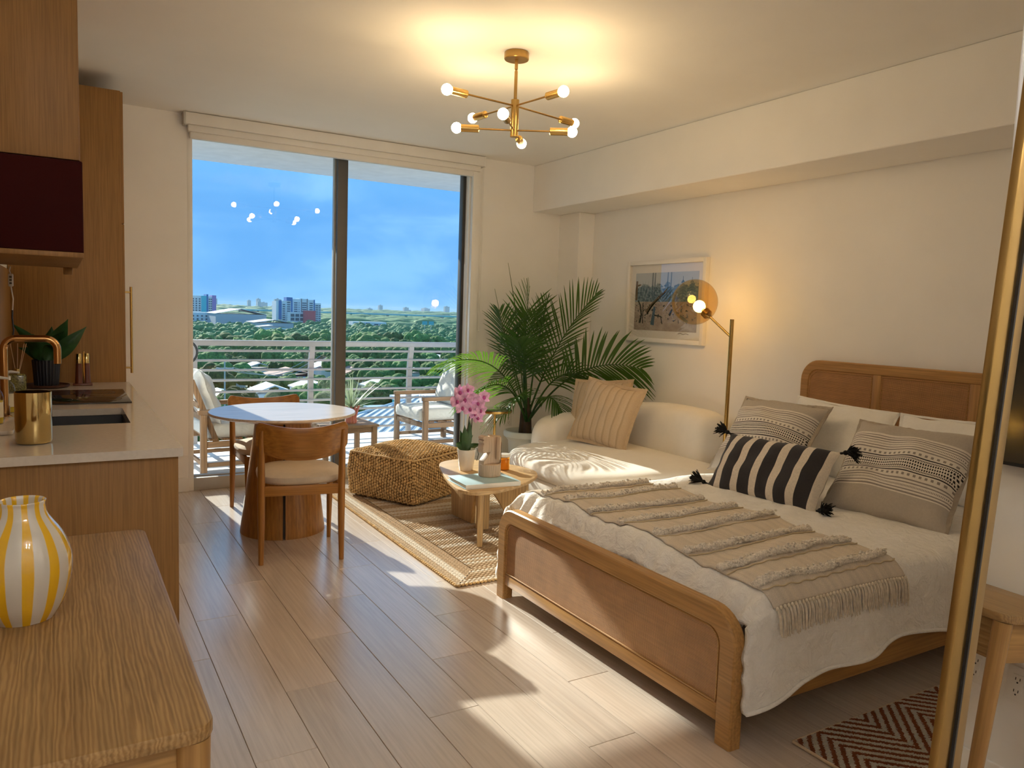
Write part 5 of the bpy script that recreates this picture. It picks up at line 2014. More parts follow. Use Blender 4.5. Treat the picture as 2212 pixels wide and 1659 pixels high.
pattern_cushion('grey and cream patterned cushion at the window side of the bed', (3.40, 3.02, .515), 186, 38, 0, 3)
pattern_cushion('grey and cream patterned cushion nearest the mirror', (3.20, 2.07, .515), 188, 40, 0, 6)

# black and cream striped lumbar cushion with tassels
_s = []
NST = 7
BLK, CRM = (0.040, 0.038, 0.044), (0.72, 0.65, 0.56)
pos = 0.0
for i in range(12):
    _s.append((max(0, (i - (0.12 if i % 2 == 0 else -.12)) / 12), BLK if i % 2 == 0 else CRM))
stripe_fabric('stripe_black', 'X', _s, noise_amt=.35, warp=.006, size=.64, interp='CONSTANT', weave=500)
simple('tassel_black', (0.010, 0.010, 0.012), .9, var=.3, scale=80)
lc = thing('lumbar_cushion', 'small black and cream striped lumbar cushion with black tassels', 'cushion', (0, 0, 0))
place_leaning(lc, (2.96, 2.575, .512), 186, 34, 0)
cushion_mesh(.64, .34, .15, seed=13, wob=.014).obj('pillow_body', 'stripe_black', lc, smooth=80, loc=(0, .175, 0))
for (sx, sy) in ((-1, 0), (1, 0), (-1, 1), (1, 1)):
    b = B()
    c = Vector((sx * .325, .03 + sy * .31, .0))
    d = Vector((sx * 1.0, (.12 if sy == 0 else .25), (.55 if sy == 0 else .15))).normalized()
    b.tube([c - d * .01, c + d * .012], .006, 8)
    b.sphere(tuple(c + d * .016), .012, 10, 8)
    for k in range(80):
        j = Vector((rt.uniform(-1, 1), rt.uniform(-1, 1), rt.uniform(-1, 1))) * .5
        e = (d + j).normalized()
        g = Vector((0, (-.30 if sy else -.05), .0))
        L = rt.uniform(.055, .085)
        b.tube([c + d * .018, c + d * .02 + e * L * .5, c + d * .02 + e * L * .9 + g * L * .45], [.0032, .003, .0018], 4)
    b.obj('tassel', 'tassel_black', lc, smooth=60)

# ---------------------------------------------------------------- brown zigzag rug beside the bed
m, nt, bs = newmat('zigzag_weave')
tcn = nd(nt, 'ShaderNodeTexCoord')
sp = nd(nt, 'ShaderNodeSeparateXYZ', {0: (tcn, 'Object')})
tri = math_(nt, 'PINGPONG', math_(nt, 'ADD', (sp, 0), 10.0), .22)
dia = math_(nt, 'ADD', math_(nt, 'MULTIPLY', (sp, 1), 1.0), math_(nt, 'MULTIPLY', tri, 1.0))
n_ = nd(nt, 'ShaderNodeTexNoise', {'Vector': (tcn, 'Object'), 'Scale': 160.0, 'Detail': 3.0})
dj = math_(nt, 'ADD', dia, math_(nt, 'MULTIPLY', math_(nt, 'SUBTRACT', (n_, 0), .5), .034))
fr_ = math_(nt, 'FRACT', math_(nt, 'MULTIPLY', dj, 1 / .046))
rp = ramp(nt, fr_, [(0, (0.26, 0.075, 0.03)), (.44, (0.30, 0.095, 0.045)), (.52, (0.78, 0.70, 0.62)), (1.0, (0.76, 0.67, 0.58))])
v1 = math_(nt, 'SINE', math_(nt, 'MULTIPLY', (sp, 0), 2 * pi / .011))
v2 = math_(nt, 'SINE', math_(nt, 'MULTIPLY', (sp, 1), 2 * pi / .008))
hg = math_(nt, 'ADD', math_(nt, 'ABSOLUTE', math_(nt, 'MULTIPLY', v1, v2)), math_(nt, 'MULTIPLY', (n_, 0), .6))
hv = nd(nt, 'ShaderNodeHueSaturation', {'Value': math_(nt, 'MULTIPLY_ADD', hg, .45, .62), 'Color': rp})
nt.links.new(hv.outputs[0], bs.inputs['Base Color'])
bs.inputs['Roughness'].default_value = .95
bs.inputs['Specular IOR Level'].default_value = .1
bp = nd(nt, 'ShaderNodeBump', {'Height': hg, 'Strength': .8, 'Distance': .006})
nt.links.new(bp.outputs[0], bs.inputs['Normal'])
zr = thing('zigzag_rug', 'brown and cream zigzag woven rug on the floor beside the bed', 'rug', (2.085, .98, 0))


def zsurf(u, v):
    x, y = u * 1.50, v * .612
    return (x, y, .0115 + .0015 * nz(x * 6, y * 6, 1))


B().grid(zsurf, 60, 30).obj('woven_face', 'zigzag_weave', zr, smooth=80)
B().span((.0, .0, .0004), (1.50, .612, .0090)).obj('backing', 'linen_trim', zr, smooth=0)
for y in (.0, .612):
    B().tube([(0, y, .0065), (1.5, y, .0065)], .006, 6).obj('binding', 'linen_trim', zr, smooth=80)
for x in (.0, 1.5):
    B().tube([(x, 0, .0065), (x, .612, .0065)], .006, 6).obj('binding', 'linen_trim', zr, smooth=80)
# ---------------------------------------------------------------- balcony furniture
fabric('outdoor_cushion', (0.66, 0.63, 0.57), var=.05, wrinkle=.25)


def lounge_chair(label, loc, rz):
    """low wooden armchair facing local +X; width along Y"""
    t = thing('outdoor_armchair', label, 'armchair', loc, rz, 'wooden armchairs on the balcony')
    W2, D = .33, .62
    for sy in (-1, 1):
        y = sy * W2
        B().span((D - .05, y - .025, 0), (D, y + .025, .505), .004).obj('leg', 'acacia_z', t)
        B().span((-.02, y - .025, 0), (.03, y + .025, .505), .004).obj('leg', 'acacia_z', t)
        B().span((-.04, y - .03, .506), (D + .01, y + .03, .546), .006).obj('armrest', 'acacia_x', t)
        B().span((.03, y - .018, .225), (D - .05, y + .018, .275), .004).obj('side_rail', 'acacia_x', t)
        B().span((.03, y - .012, .060), (D - .05, y + .012, .095), .003).obj('stretcher', 'acacia_x', t)
        # slanted back post
        b = B()
        b.prism([(.10, .24), (.15, .24), (-.06, .80), (-.105, .80)], -.016, .016, mat=Matrix.Translation((0, y - sy * .04, 0)) @ Matrix.Rotation(pi / 2, 4, 'X'), bev=.003)
        b.obj('back_post', 'acacia_z', t)
    B().span((D - .045, -W2 + .026, .225), (D - .01, W2 - .026, .275), .004).obj('front_rail', 'acacia_y', t)
    B().span((.0, -W2 + .026, .06), (.025, W2 - .026, .095), .004).obj('rear_stretcher', 'acacia_y', t)
    for i in range(5):
        x = .06 + i * .105
        B().span((x, -W2 + .02, .276), (x + .06, W2 - .02, .292), .002).obj('seat_slat', 'acacia_y', t)
    for i in range(4):
        k = .34 + i * .12
        x = .125 - (k - .24) * .372
        B().span((x - .028, -W2 + .06, k - .025), (x - .012, W2 - .06, k + .025), .002).obj('back_slat', 'acacia_y', t)
    # seat cushion and back cushion
    puffy(resample(rrect(.60, .60, .05, 6, .34, 0), 80), [(.03, .293), (.005, .30), (-.004, .33), (-.004, .385), (.008, .408), (.05, .418), (.12, .422)], 'seat_cushion', 'outdoor_cushion', t, cx=.34)
    c = cushion_mesh(.60, .48, .17, seed=loc[0], wob=.03, pinch=.03)
    o = c.obj('back_cushion', 'outdoor_cushion', t, smooth=80)
    f = Vector((cos(radians(20)), 0, sin(radians(20))))
    up = Vector((-sin(radians(20)), 0, cos(radians(20))))
    xx = up.cross(f)
    o.matrix_local = Matrix.Translation(Vector((.155, 0, .415)) + up * .24) @ Matrix((xx, up, f)).transposed().to_4x4()
    return t


lounge_chair('wooden balcony armchair behind the dining table, cushions facing right', (.98, 7.04, -.0297), radians(4))
lounge_chair('wooden balcony armchair at the palm side, cushions facing left', (3.78, 7.50, -.0297), radians(184))

ot = thing('outdoor_table', 'small slatted wooden balcony table between the armchairs', 'table', (2.25, 6.88, -.0297), radians(4))
for sx in (-1, 1):
    for sy in (-1, 1):
        B().span((sx * .235 - .022, sy * .20 - .022, 0), (sx * .235 + .022, sy * .20 + .022, .345), .003).obj('leg', 'acacia_z', ot)
for i in range(6):
    y = -.215 + i * .086
    B().span((-.26, y - .039, .346), (.26, y + .039, .368), .003).obj('slat', 'acacia_x', ot)
for sy in (-1, 1):
    B().span((-.215, sy * .20 - .01, .29), (.215, sy * .20 + .01, .345), .002).obj('apron', 'acacia_x', ot)
for sx in (-1, 1):
    B().span((sx * .235 - .01, -.178, .29), (sx * .235 + .01, .178, .345), .002).obj('apron', 'acacia_y', ot)

simple('coral', (0.62, 0.19, 0.15), .5, var=.1)
leaf_mat('grey_leaf', (0.40, 0.50, 0.36), (0.34, 0.44, 0.26))
pkv = thing('coral_planter', 'coral pink ribbed planter with spiky grey-green leaves on the balcony table', 'planter', (2.31, 6.80, .3386))
b = B()
n = 60
vs, fs = [], []
prof = [(.0, 0), (.045, 0), (.05, .01), (.043, .05), (.055, .10), (.072, .145), (.066, .145), (.05, .10)]
for k in range(n):
    a = 2 * pi * k / n
    for i, (rr, z) in enumerate(prof):
        q = rr * (1 + (.10 * sin(a * 12) if 2 <= i <= 5 else 0))
        vs.append((q * cos(a), q * sin(a), z + (.02 * max(0, sin(a * 12)) if i in (5, 6) else 0)))
for k in range(n):
    k2 = (k + 1) % n
    for i in range(len(prof) - 1):
        fs.append((k * 8 + i, k2 * 8 + i, k2 * 8 + i + 1, k * 8 + i + 1))
b.add(vs, fs)
b.obj('pot', 'coral', pkv)
ry = random.Random(3)
for k in range(64):
    a = ry.uniform(0, 2 * pi)
    el = ry.uniform(.25, 1.35)
    L = ry.uniform(.26, .46)
    d = Vector((cos(a) * cos(el), sin(a) * cos(el), sin(el)))
    sd = d.cross(Vector((0, 0, 1))).normalized()
    vs, fs = [], []
    for j in range(5):
        u = j / 4
        p = Vector((0, 0, .12)) + d * L * u + Vector((0, 0, -.10 * u * u * cos(el)))
        w = .0075 * (1 - u) + .0008
        vs += [p - sd * w, p + sd * w]
    for j in range(4):
        fs.append((j * 2, j * 2 + 1, j * 2 + 3, j * 2 + 2))
    B().add(vs, fs).obj('blade', 'grey_leaf', pkv, smooth=60)

hp = thing('metal_hoop', 'dark round hoop hanging at the railing, half hidden by the wall', 'hoop', (1.02, 7.93, .925))
b = B()
b.tube([(.115 * cos(2 * pi * k / 40), 0, .115 * sin(2 * pi * k / 40)) for k in range(41)], .011, 10)
b.obj('ring', 'frame_dark', hp, smooth=80)
B().tube([(0, 0, .10), (.0, .10, .125), (0, .235, .125)], .006, 8).obj('hook', 'frame_dark', hp)

# ---------------------------------------------------------------- the city below (ground 30 m down)
GZ = -30.0
m, nt, bs = newmat('city_ground')
tcn = nd(nt, 'ShaderNodeTexCoord')
n_ = nd(nt, 'ShaderNodeTexNoise', {'Vector': (tcn, 'Object'), 'Scale': .02, 'Detail': 8.0, 'Roughness': .65})
rp = ramp(nt, (n_, 0), [(.35, (0.05, 0.09, 0.035)), (.5, (0.12, 0.17, 0.07)), (.62, (0.30, 0.32, 0.30)), (.75, (0.45, 0.46, 0.46))])
nt.links.new(rp.outputs[0], bs.inputs['Base Color'])
bs.inputs['Roughness'].default_value = .95
g_ = B().span((-6000, 30, GZ - 2), (9000, 12000, GZ)).obj('ground', 'city_ground', smooth=0)
struct(g_)


def foliage(name, dark, light, scl=1.1):
    m, nt, bs = newmat(name)
    tcn = nd(nt, 'ShaderNodeTexCoord')
    oi = nd(nt, 'ShaderNodeObjectInfo')
    n_ = nd(nt, 'ShaderNodeTexNoise', {'Vector': (tcn, 'Object'), 'Scale': scl, 'Detail': 6.0, 'Roughness': .8})
    rp = ramp(nt, (n_, 0), [(.35, dark), (.65, light)])
    hv = nd(nt, 'ShaderNodeHueSaturation', {'Hue': math_(nt, 'MULTIPLY_ADD', (oi, 'Random'), .05, .475), 'Value': math_(nt, 'MULTIPLY_ADD', (oi, 'Random'), 1.0, .5), 'Color': rp})
    nt.links.new(hv.outputs[0], bs.inputs['Base Color'])
    bs.inputs['Roughness'].default_value = .8
    bs.inputs['Specular IOR Level'].default_value = .2
    bp = nd(nt, 'ShaderNodeBump', {'Height': (n_, 0), 'Strength': 1.0, 'Distance': 1.0})
    nt.links.new(bp.outputs[0], bs.inputs['Normal'])


foliage('tree_foliage', (0.04, 0.10, 0.03), (0.26, 0.38, 0.09))

foliage('woodland_foliage', (0.030, 0.080, 0.030), (0.13, 0.21, 0.075), 0.12)


def crown_mesh(seed, nb=16):
    r = random.Random(seed)
    b = B()
    for i in range(nb):
        a = r.uniform(0, 2 * pi)
        d = sqrt(r.random()) * 4.6
        z = 5.0 + r.uniform(-.5, 3.4) * (1 - d / 7)
        rad = r.uniform(1.6, 3.0)
        o = len(b.v)
        b.sphere((d * cos(a), d * sin(a), z), (rad, rad, rad * .8), 9, 6)
        for k in range(o, len(b.v)):
            x, y, zz = b.v[k]
            f = .75 * nz(x * .9 + seed, y * .9, zz * .9)
            b.v[k] = (x + f, y + f * .6, zz + f)
    b.tube([(0, 0, 0), (.1, 0, 5)], [.5, .3], 6)
    return b


tree_me = []
for s_ in range(6):
    me = crown_mesh(s_ + 1).mesh('tree', 80)
    me.materials.append(MATS['tree_foliage'])
    tree_me.append(me)

# keep-out boxes in plan (x0, x1, y0, y1) for roofs, buildings and streets
KEEP = [(12, 62, 30, 105), (66, 100, 135, 180), (28, 50, 215, 245), (66, 86, 285, 315), (50, 64, 240, 262), (60, 72, 212, 228), (80, 96, 214, 232), (92, 108, 250, 268), (140, 192, 850, 910), (165, 203, 780, 820), (152, 176, 700, 718), (306, 349, 900, 916), (104, 140, 900, 918), (250, 282, 966, 994), (238, 296, 1000, 1022), (110, 166, 1000, 1020), (310, 321, 699, 702), (58, 67, 143, 165)]
MORE_HOUSES = []
_rh = random.Random(77)
for _y, _ks in ((176, (.19, .27, .35)), (205, (.145, .30, .40)), (245, (.17, .27, .44)), (300, (.16, .33, .41)), (332, (.20, .29)), (380, (.18, .36, .46)), (430, (.24, .31, .42))):
    for _k in _ks:
        _w, _d = _rh.uniform(11, 17), _rh.uniform(10, 14)
        if not any(a - _w - 2 < _y * _k < b_ + 2 and c - _d - 2 < _y < d_ + 2 for a, b_, c, d_ in KEEP):
            MORE_HOUSES.append((_y * _k, _y, _w, _d))
            KEEP.append((_y * _k, _y * _k + _w, _y, _y + _d))


def free(x, y, r):
    return not any(a - r < x < b_ + r and c - r < y < d + r for a, b_, c, d in KEEP)


rtz = random.Random(21)
spots = []
tries = 0
while len(spots) < 900 and tries < 40000:
    tries += 1
    y = 118 + (rtz.random() ** .75) * 860
    k = rtz.uniform(.10, .56)
    x = y * k
    sc = rtz.uniform(.75, 1.25) * (1.0 if y < 420 else 1.35)
    if not free(x, y, 5 * sc):
        continue
    # a street gap crossing the view
    if 262 < y - .15 * x < 272 or (345 < y + .1 * x < 353):
        continue
    if any((x - a) ** 2 + (y - b_) ** 2 < (5.0 * sc if y < 420 else 6.6 * sc) ** 2 for a, b_, _c in spots):
        continue
    spots.append((x, y, sc))
spots.sort(key=lambda p: p[1])
for i, (x, y, sc) in enumerate(spots[:290]):
    o = put('tree', tree_me[i % 6], None, (x, y, GZ), (0, 0, rtz.uniform(0, 6.28)))
    o.scale = (sc, sc, sc * rtz.uniform(.85, 1.25))
    tag(o, 'round green tree in the leafy city below the balcony', 'tree', 'trees below the balcony')
far = B()
for i, (x, y, sc) in enumerate(spots[290:]):
    base = crown_mesh(30 + i % 5, 9)
    a = rtz.uniform(0, 6.28)
    ca, sa = cos(a) * sc, sin(a) * sc
    far.add([(x + px * ca - py * sa, y + px * sa + py * ca, GZ + pz * sc) for px, py, pz in base.v], base.f)
# woods towards the horizon
for i in range(1500):
    y = 1000 + 3800 * rtz.random() ** 1.3
    x = y * rtz.uniform(.08, .58)
    h = rtz.uniform(8, 15) * (1 + y / 5000)
    w = rtz.uniform(14, 40) * (1 + y / 3000)
    if not free(x, y, w):
        continue
    far.sphere((x, y, GZ + h * .4), (w, w * .7, h * .75), 7, 4)
o = far.obj('woodland', 'woodland_foliage', smooth=80)
tag(o, 'dense tree canopy stretching to the horizon', 'trees', kind='stuff')

# --- buildings
simple('bld_white', (0.72, 0.76, 0.80), .8, var=.03)
simple('bld_cyan', (0.05, 0.50, 0.62), .7)
simple('bld_purple', (0.30, 0.20, 0.50), .7)
simple('bld_blue', (0.03, 0.16, 0.42), .7)
simple('bld_red', (0.62, 0.10, 0.11), .7, var=.04, scale=.3)
simple('bld_grey', (0.46, 0.48, 0.52), .8)
simple('bld_brown', (0.14, 0.10, 0.11), .8)
simple('bld_window', (0.05, 0.09, 0.14), .2)
simple('roof_metal', (0.40, 0.52, 0.60), .45, .3)
simple('roof_turquoise', (0.05, 0.42, 0.52), .5)
simple('roof_tile', (0.34, 0.17, 0.13), .8)
_wm = {}


def windows(parent, xs, zs, w, h, y, mat='bld_window', name='window'):
    key = (w, h, mat)
    if key not in _wm:
        me = B().box((0, 0, 0), (w, .5, h)).mesh('window', 0)
        me.materials.append(MATS[mat])
        _wm[key] = me
    for x in xs:
        for z in zs:
            put(name, _wm[key], parent, (x, y, z))


# left tower
t = thing('tower_block', 'white tower block with cyan and purple panels at the far left', 'building', (136, 1000, GZ))
B().span((-26, 0, 0), (14.5, 20, 40.5)).obj('wall', 'bld_white', t, smooth=0)
B().span((12.2, -.8, 0), (18.0, 20, 40.5)).obj('cyan_panel', 'bld_cyan', t, smooth=0)
B().span((18.0, -.6, 0), (20.2, 20, 42.5)).obj('blue_fin', 'bld_blue', t, smooth=0)
B().span((20.2, 0, 0), (24.6, 20, 40.0)).obj('wall', 'bld_white', t, smooth=0)
B().span((24.6, -.8, 0), (29.3, 20, 41.5)).obj('purple_panel', 'bld_purple', t, smooth=0)
windows(t, (-20, -14, -8, -2, 3, 6.5, 10.2), [20 + 2.75 * k for k in range(7)], 1.9, 1.5, -.1)
windows(t, (21.5, 23.6), [20 + 2.75 * k for k in range(7)], 1.5, 1.5, -.1)
# low white block in front
t = thing('apartment_block', 'low white apartment block below the far left tower', 'building', (104, 900, GZ))
B().span((0, 0, 0), (36, 18, 21.5)).obj('wall', 'bld_white', t, smooth=0)
B().span((2, 2, 21.5), (9, 10, 24)).obj('roof_box', 'bld_white', t, smooth=0)
windows(t, [3 + 4.5 * k for k in range(8)], (10.5, 14, 17.5), 1.8, 1.7, -.1)
# centre building: stepped blocks with balconies
t = thing('apartment_building', 'white and blue stepped apartment building in the middle distance', 'building', (238, 1000, GZ))
for (a, c, h) in ((0, 8, 37.5), (8, 19, 38.0), (19, 30, 41.0), (30, 41, 41.5), (41, 50, 40.5), (50, 58, 36.5)):
    B().span((a, 0, 0), (c, 22, h)).obj('wall', 'bld_white', t, smooth=0)
B().span((3.2, -.7, 14), (6.8, 2, 38.5)).obj('blue_fin', 'bld_blue', t, smooth=0)
B().span((13, -1.2, 38.2), (20.5, 14, 42.8)).obj('blue_penthouse', 'bld_blue', t, smooth=0)
B().span((19.0, -.9, 12), (20.6, 2, 39.5)).obj('blue_fin', 'bld_blue', t, smooth=0)
B().span((48.5, -.7, 12), (49.9, 2, 40.8)).obj('blue_fin', 'bld_blue', t, smooth=0)
B().span((32.0, -.5, 12), (32.8, 1, 41.8)).obj('brown_pier', 'bld_brown', t, smooth=0)
B().span((39.4, -.5, 12), (40.2, 1, 41.8)).obj('brown_pier', 'bld_brown', t, smooth=0)
zs = [14 + 2.75 * k for k in range(9)]
for (x, w) in ((9.8, 3.2), (15.8, 4.2), (25.0, 4.4), (36.1, 5.6), (45.0, 4.2), (52.5, 3.4), (56.3, 2.4)):
    windows(t, (x,), [z for z in zs if z < (36 if x < 14 or x > 50 else 39)], w, 1.35, -.1)
windows(t, (29.2,), zs, 1.0, 1.2, -.1)
# car park and red block in front of it
t = thing('parking_structure', 'white framed parking structure left of the red block', 'building', (250, 978, GZ))
B().span((0, 0, 0), (19, 14, 24)).obj('wall', 'bld_white', t, smooth=0)
windows(t, (3.2, 9.2, 15.2), (15.2, 20.2), 4.6, 3.6, -.1)
t = thing('red_block', 'coral red windowless block among the trees', 'building', (266.3, 968, GZ))
B().span((0, 0, 0), (13.5, 9, 26)).obj('wall', 'bld_red', t, smooth=0)
B().span((-.3, -.3, 26), (13.8, 9.3, 26.5)).obj('parapet', 'bld_red', t, smooth=0)


def shed(name, label, loc, w, d, h, rise, wall, roof, cat='building', win=None):
    t = thing(name, label, cat, loc)
    B().span((0, 0, 0), (w, d, h)).obj('wall', wall, t, smooth=0)
    B().prism([(-.6, h), (w / 2, h + rise), (w + .6, h), (w + .6, h + .4), (w / 2, h + rise + .4), (-.6, h + .4)], -d - .6, .6, mat=Matrix.Rotation(pi / 2, 4, 'X')).obj('roof', roof, t, smooth=0)
    if win:
        windows(t, *win)
    return t


shed('warehouse', 'long pale warehouse beyond the trees, left of the stepped building', (140, 850, GZ), 52, 60, 21, 5.5, 'bld_grey', 'bld_white')
shed('warehouse', 'pale grey warehouse in front of the long warehouse', (165, 780, GZ), 38, 40, 14, 3, 'bld_grey', 'bld_grey')
shed('school_building', 'low pale building with small windows among the trees', (152, 700, GZ), 24, 18, 12, 1.5, 'bld_white', 'bld_grey', win=([4 + 4 * k for k in range(5)], (9.5,), 1.8, 1.4, -.1))
t = thing('office_building', 'long low white office building right of the window post', 'building', (306, 900, GZ))
B().span((0, 0, 0), (43, 16, 15.5)).obj('wall', 'bld_white', t, smooth=0)
windows(t, (4.5, 12, 19), (12.2,), 5.5, 4.0, -.1)
windows(t, (30, 37), (12.2,), 5.5, 1.6, -.1)

# elevated road with deck, piers and green sign boards
br = thing('elevated_road', 'long pale elevated road crossing below the horizon', 'bridge', (0, 0, 0))
b = B()
b.add([(280, 1500, -7.5), (760, 1250, -7.0), (760, 1262, -7.0), (280, 1512, -7.5), (280, 1500, -9.5), (760, 1250, -9.0), (760, 1262, -9.0), (280, 1512, -9.5)], [(0, 1, 2, 3), (7, 6, 5, 4), (0, 4, 5, 1), (1, 5, 6, 2), (2, 6, 7, 3), (3, 7, 4, 0)])
b.obj('deck', 'bld_cyan', br, smooth=0)
b = B()
b.add([(280, 1499, -7.4), (760, 1249, -6.9), (760, 1250, -6.9), (280, 1500, -7.4), (280, 1499, -6.4), (760, 1249, -5.9), (760, 1250, -5.9), (280, 1500, -6.4)], [(3, 2, 1, 0), (4, 5, 6, 7), (0, 1, 5, 4), (1, 2, 6, 5), (2, 3, 7, 6), (3, 0, 4, 7)])
b.obj('parapet', 'bld_white', br, smooth=0)
for k in range(16):
    f_ = k / 15
    x, y = 290 + 460 * f_, 1501 - 245 * f_
    B().span((x - 1.2, y, GZ), (x + 1.2, y + 8, -9.0)).obj('pier', 'bld_grey', br, smooth=0)
for x in (312, 319):
    sg = thing('road_sign', 'green highway sign board above the trees, %s of the pair' % ('left' if x == 312 else 'right'), 'sign', (x, 700, GZ))
    B().span((-.2, 0, 0), (.2, .3, 18)).obj('post', 'bld_grey', sg, smooth=0)
    B().span((-2.7, -.3, 17.5), (2.7, 0, 21)).obj('board', 'roof_turquoise', sg, smooth=0)

# houses among the trees
for (x, y, w, d, h, mats, lab) in (
    (29, 217, 19, 14, 4.5, ('bld_white', 'roof_metal'), 'white house with pale metal roof below the left armchair'),
    (67, 287, 17, 14, 5, ('bld_white', 'roof_tile'), 'small house with a red-brown roof among the trees'),
    (51, 241, 12, 11, 4, ('bld_white', 'bld_white'), 'small white roofed house behind the far dining chair'),
    (61, 213, 10, 9, 4, ('bld_grey', 'bld_white'), 'pale roofed house near the window post'),
    (81, 215, 14, 12, 4, ('bld_white', 'bld_grey'), 'grey roofed house right of the window post'),
    (93, 251, 14, 12, 4, ('bld_white', 'roof_metal'), 'pale blue roofed house in the trees behind the railing')):
    shed('house', lab, (x, y, GZ), w, d, h, 2.4, mats[0], mats[1], 'house')
_rc = (('bld_white', 'pale white'), ('bld_grey', 'light grey'), ('roof_metal', 'pale blue'), ('roof_tile', 'red-brown'))
_rd = ('nearest the railing', 'in the second row', 'in the third row', 'in the fourth row', 'behind the power wires', 'half hidden in dense trees', 'farthest back among the treetops')
_rows = sorted(set(h_[1] for h_ in MORE_HOUSES))
for _i, (x, y, w, d) in enumerate(MORE_HOUSES):
    _c = _rc[_i % 4]
    _ri = _rows.index(y)
    _si = sum(1 for h_ in MORE_HOUSES[:_i] if h_[1] == y)
    shed('house', 'house with %s roof %s, %s' % (_c[1], _rd[_ri % 7], ('first from left', 'second from left', 'third from left')[_si]), (x, y, GZ), w, d, 4.5, 2.2, 'bld_white', _c[0], 'house')
t = thing('turquoise_building', 'turquoise painted low building behind the right armchair', 'building', (67, 140, GZ))
B().span((0, 0, 0), (32, 28, 10.5)).obj('wall', 'roof_turquoise', t, smooth=0)
B().span((-.5, -.5, 10.5), (32.5, 28.5, 11.4)).obj('roof', 'bld_white', t, smooth=0)
B().span((-8, 4, 0), (0, 24, 9)).obj('annex', 'bld_white', t, smooth=0)
B().span((-8.4, 3.6, 9), (0, 24.4, 9.6)).obj('annex_roof', 'roof_metal', t, smooth=0)

# ribbed metal roof of the neighbouring hall: two gently sloping sheets with standing seams
rf = thing('ribbed_roof', 'large white and blue ribbed metal roof just below the balcony', 'roof', (0, 0, 0))
simple('roof_blue', (0.05, 0.15, 0.24), .6)
simple('rib_white', (0.50, 0.54, 0.56), .6)
RA, RB, RH, RD = Vector((34.265, 78, -8.17)), Vector((19.456, 60, -7.715)), Vector((17.337, 38, -6.96)), Vector((41.4, 80, -9.74))
_rib = B().add([(0, -.17, 0), (0, -.12, .10), (0, .12, .10), (0, .17, 0), (1, -.17, 0), (1, -.12, .10), (1, .12, .10), (1, .17, 0)], [(0, 4, 5, 1), (1, 5, 6, 2), (2, 6, 7, 3), (0, 1, 2, 3), (7, 6, 5, 4)]).mesh('rib', 0)
_rib.materials.append(MATS['rib_white'])


def ribbed_sheet(n, v, edge, y_end, step=.66):
    """sheet below the polyline edge, ribs along v, cut off at y = y_end"""
    n, v = Vector(n).normalized(), Vector(v)
    v = (v - n * v.dot(n)).normalized()
    w = n.cross(v)
    o = edge[0]
    ab = [((p - o).dot(v), (p - o).dot(w)) for p in edge]
    if ab[-1][1] < ab[0][1]:
        ab.reverse()

    def top(bb):
        for (a0, b0), (a1, b1) in zip(ab, ab[1:]):
            if b0 <= bb <= b1:
                return a0 + (a1 - a0) * (bb - b0) / max(1e-6, b1 - b0)
        return ab[-1][0]
    bmin, bmax = ab[0][1], ab[-1][1]
    q = Matrix((v, w, n)).transposed().to_euler()
    k = bmin + step / 2
    while k < bmax:
        p0 = o + v * top(k) + w * k
        L = (p0.y - y_end) / -v.y
        if L > .5:
            r = put('rib', _rib, rf, tuple(p0), q)
            r.scale = (L, 1, 1)
        k += step
    pts = [o + v * a_ + w * b_ for a_, b_ in ab]
    ends = [p + v * max(.01, (p.y - y_end) / -v.y) for p in (pts[-1], pts[0])]
    poly = pts + ends
    low = [p - n * .25 for p in poly]
    N = len(poly)
    B().add(poly + low, [tuple(range(N)), tuple(range(2 * N - 1, N - 1, -1))] + [(i, i + N, (i + 1) % N + N, (i + 1) % N) for i in range(N)]).obj('sheet', 'roof_blue', rf, smooth=0)


ribbed_sheet((-.012, .036, .999), (-.499, -.866, .025), [RB, RA, RH], 30.0)
ribbed_sheet((.232, -.069, .97), (-.169, -.985, -.03), [RH + Vector((2.2, -4.0, -.6)), RA + Vector((.6, .4, 0)), RD], 30.0)
B().tube([RA + Vector((.2, .2, .1)), RH + Vector((.2, -.3, .1))], .16, 8).obj('hip_cap', 'rib_white', rf)
B().tube([RB + Vector((0, 0, .08)), RA + Vector((0, 0, .08))], .16, 8).obj('ridge_cap', 'rib_white', rf)
b = B()
for p, q in ((RB, RA), (RA, RD)):
    b.add([p - Vector((0, 0, .3)), q - Vector((0, 0, .3)), Vector((q.x, q.y, GZ)), Vector((p.x, p.y, GZ))], [(0, 1, 2, 3)])
b.obj('wall', 'bld_white', rf, smooth=0)

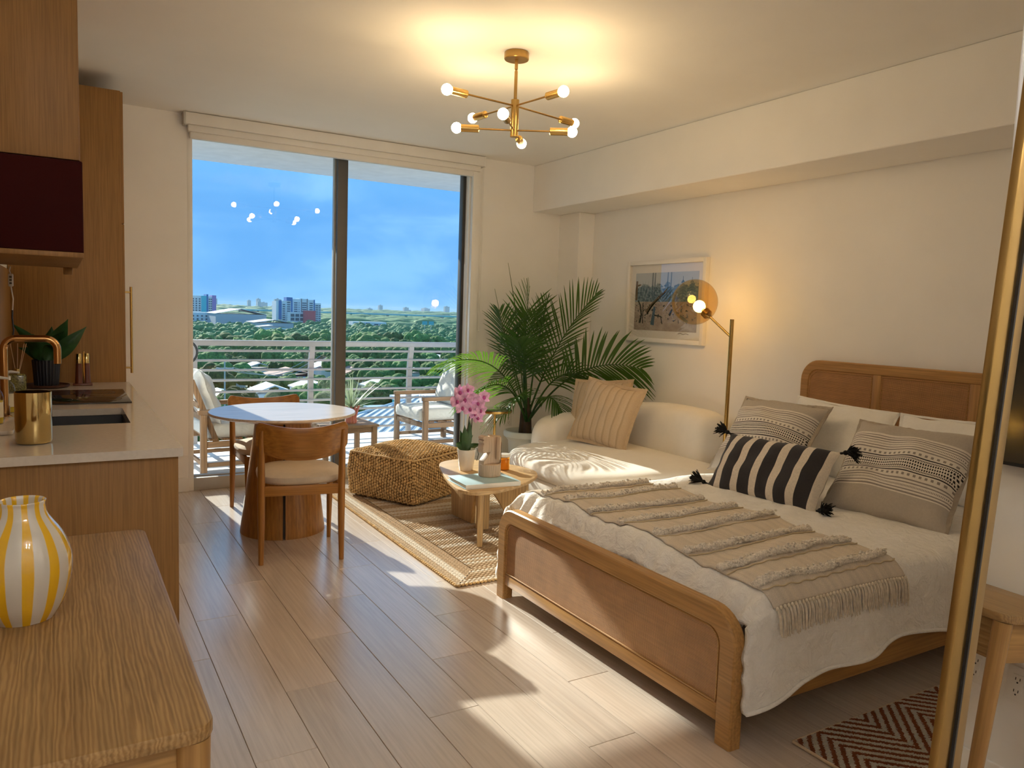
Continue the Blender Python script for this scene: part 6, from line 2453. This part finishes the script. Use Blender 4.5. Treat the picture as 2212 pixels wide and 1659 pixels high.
# streets between the trees
simple('asphalt', (0.34, 0.35, 0.37), .9)
for (p, q, w) in (((20, 265, GZ + .05), (240, 298, GZ + .05), 4.5), ((18, 349, GZ + .05), (260, 325, GZ + .05), 4.0)):
    struct(B().add([(p[0], p[1] - w, p[2]), (q[0], q[1] - w, q[2]), (q[0], q[1] + w, q[2]), (p[0], p[1] + w, p[2])], [(0, 1, 2, 3)]).obj('street', 'asphalt', smooth=0))

# utility pole with wires
simple('pole_wood', (0.50, 0.48, 0.45), .8)
up = thing('utility_pole', 'thin pale utility pole with wires in front of the trees', 'pole', (26.3, 150, GZ))
B().tube([(0, 0, 0), (0, 0, 21)], [.2, .13], 8).obj('pole', 'pole_wood', up)
B().span((-1.6, -.1, 19.2), (1.6, .1, 19.5)).obj('crossarm', 'pole_wood', up, smooth=0)
for k, dx in enumerate((-1.4, 0, 1.4)):
    pts = []
    for j in range(13):
        t_ = j / 12
        pts.append((dx + 30 * t_, 40 * t_, 19.6 - 3.0 * sin(pi * t_) - k * .4 * t_))
    B().tube(pts, .05, 5).obj('wire', 'pole_wood', up)

# skyline at the horizon
rs = random.Random(2)
for i in range(26):
    y = rs.uniform(3200, 4600)
    k = rs.choice((rs.uniform(.20, .26), rs.uniform(.36, .52), rs.uniform(.14, .52)))
    h = rs.uniform(28, 62)
    w = rs.uniform(12, 40)
    t = thing('distant_building', 'tiny pale building on the hazy skyline', 'building', (y * k, y, GZ), 0, 'buildings on the skyline')
    B().span((0, 0, 0), (w, 20, h)).obj('wall', 'bld_grey', t, smooth=0)
    B().span((w * .3, 4, h), (w * .6, 12, h + 4)).obj('roof_box', 'bld_grey', t, smooth=0)

# thin blue haze lying over the distant city
m, nt, bs = newmat('air_haze')
nt.nodes.remove(bs)
vs_n = nd(nt, 'ShaderNodeVolumeScatter', {'Color': (0.62, 0.80, 1.0, 1), 'Density': 0.00007, 'Anisotropy': 0.0})
nt.links.new(vs_n.outputs[0], nt.nodes['Material Output'].inputs['Volume'])
hzo = B().span((-2000, 190, -31), (6000, 7000, 24)).obj('haze', 'air_haze', smooth=0)
tag(hzo, 'thin blue haze over the distant city', 'haze', kind='stuff')
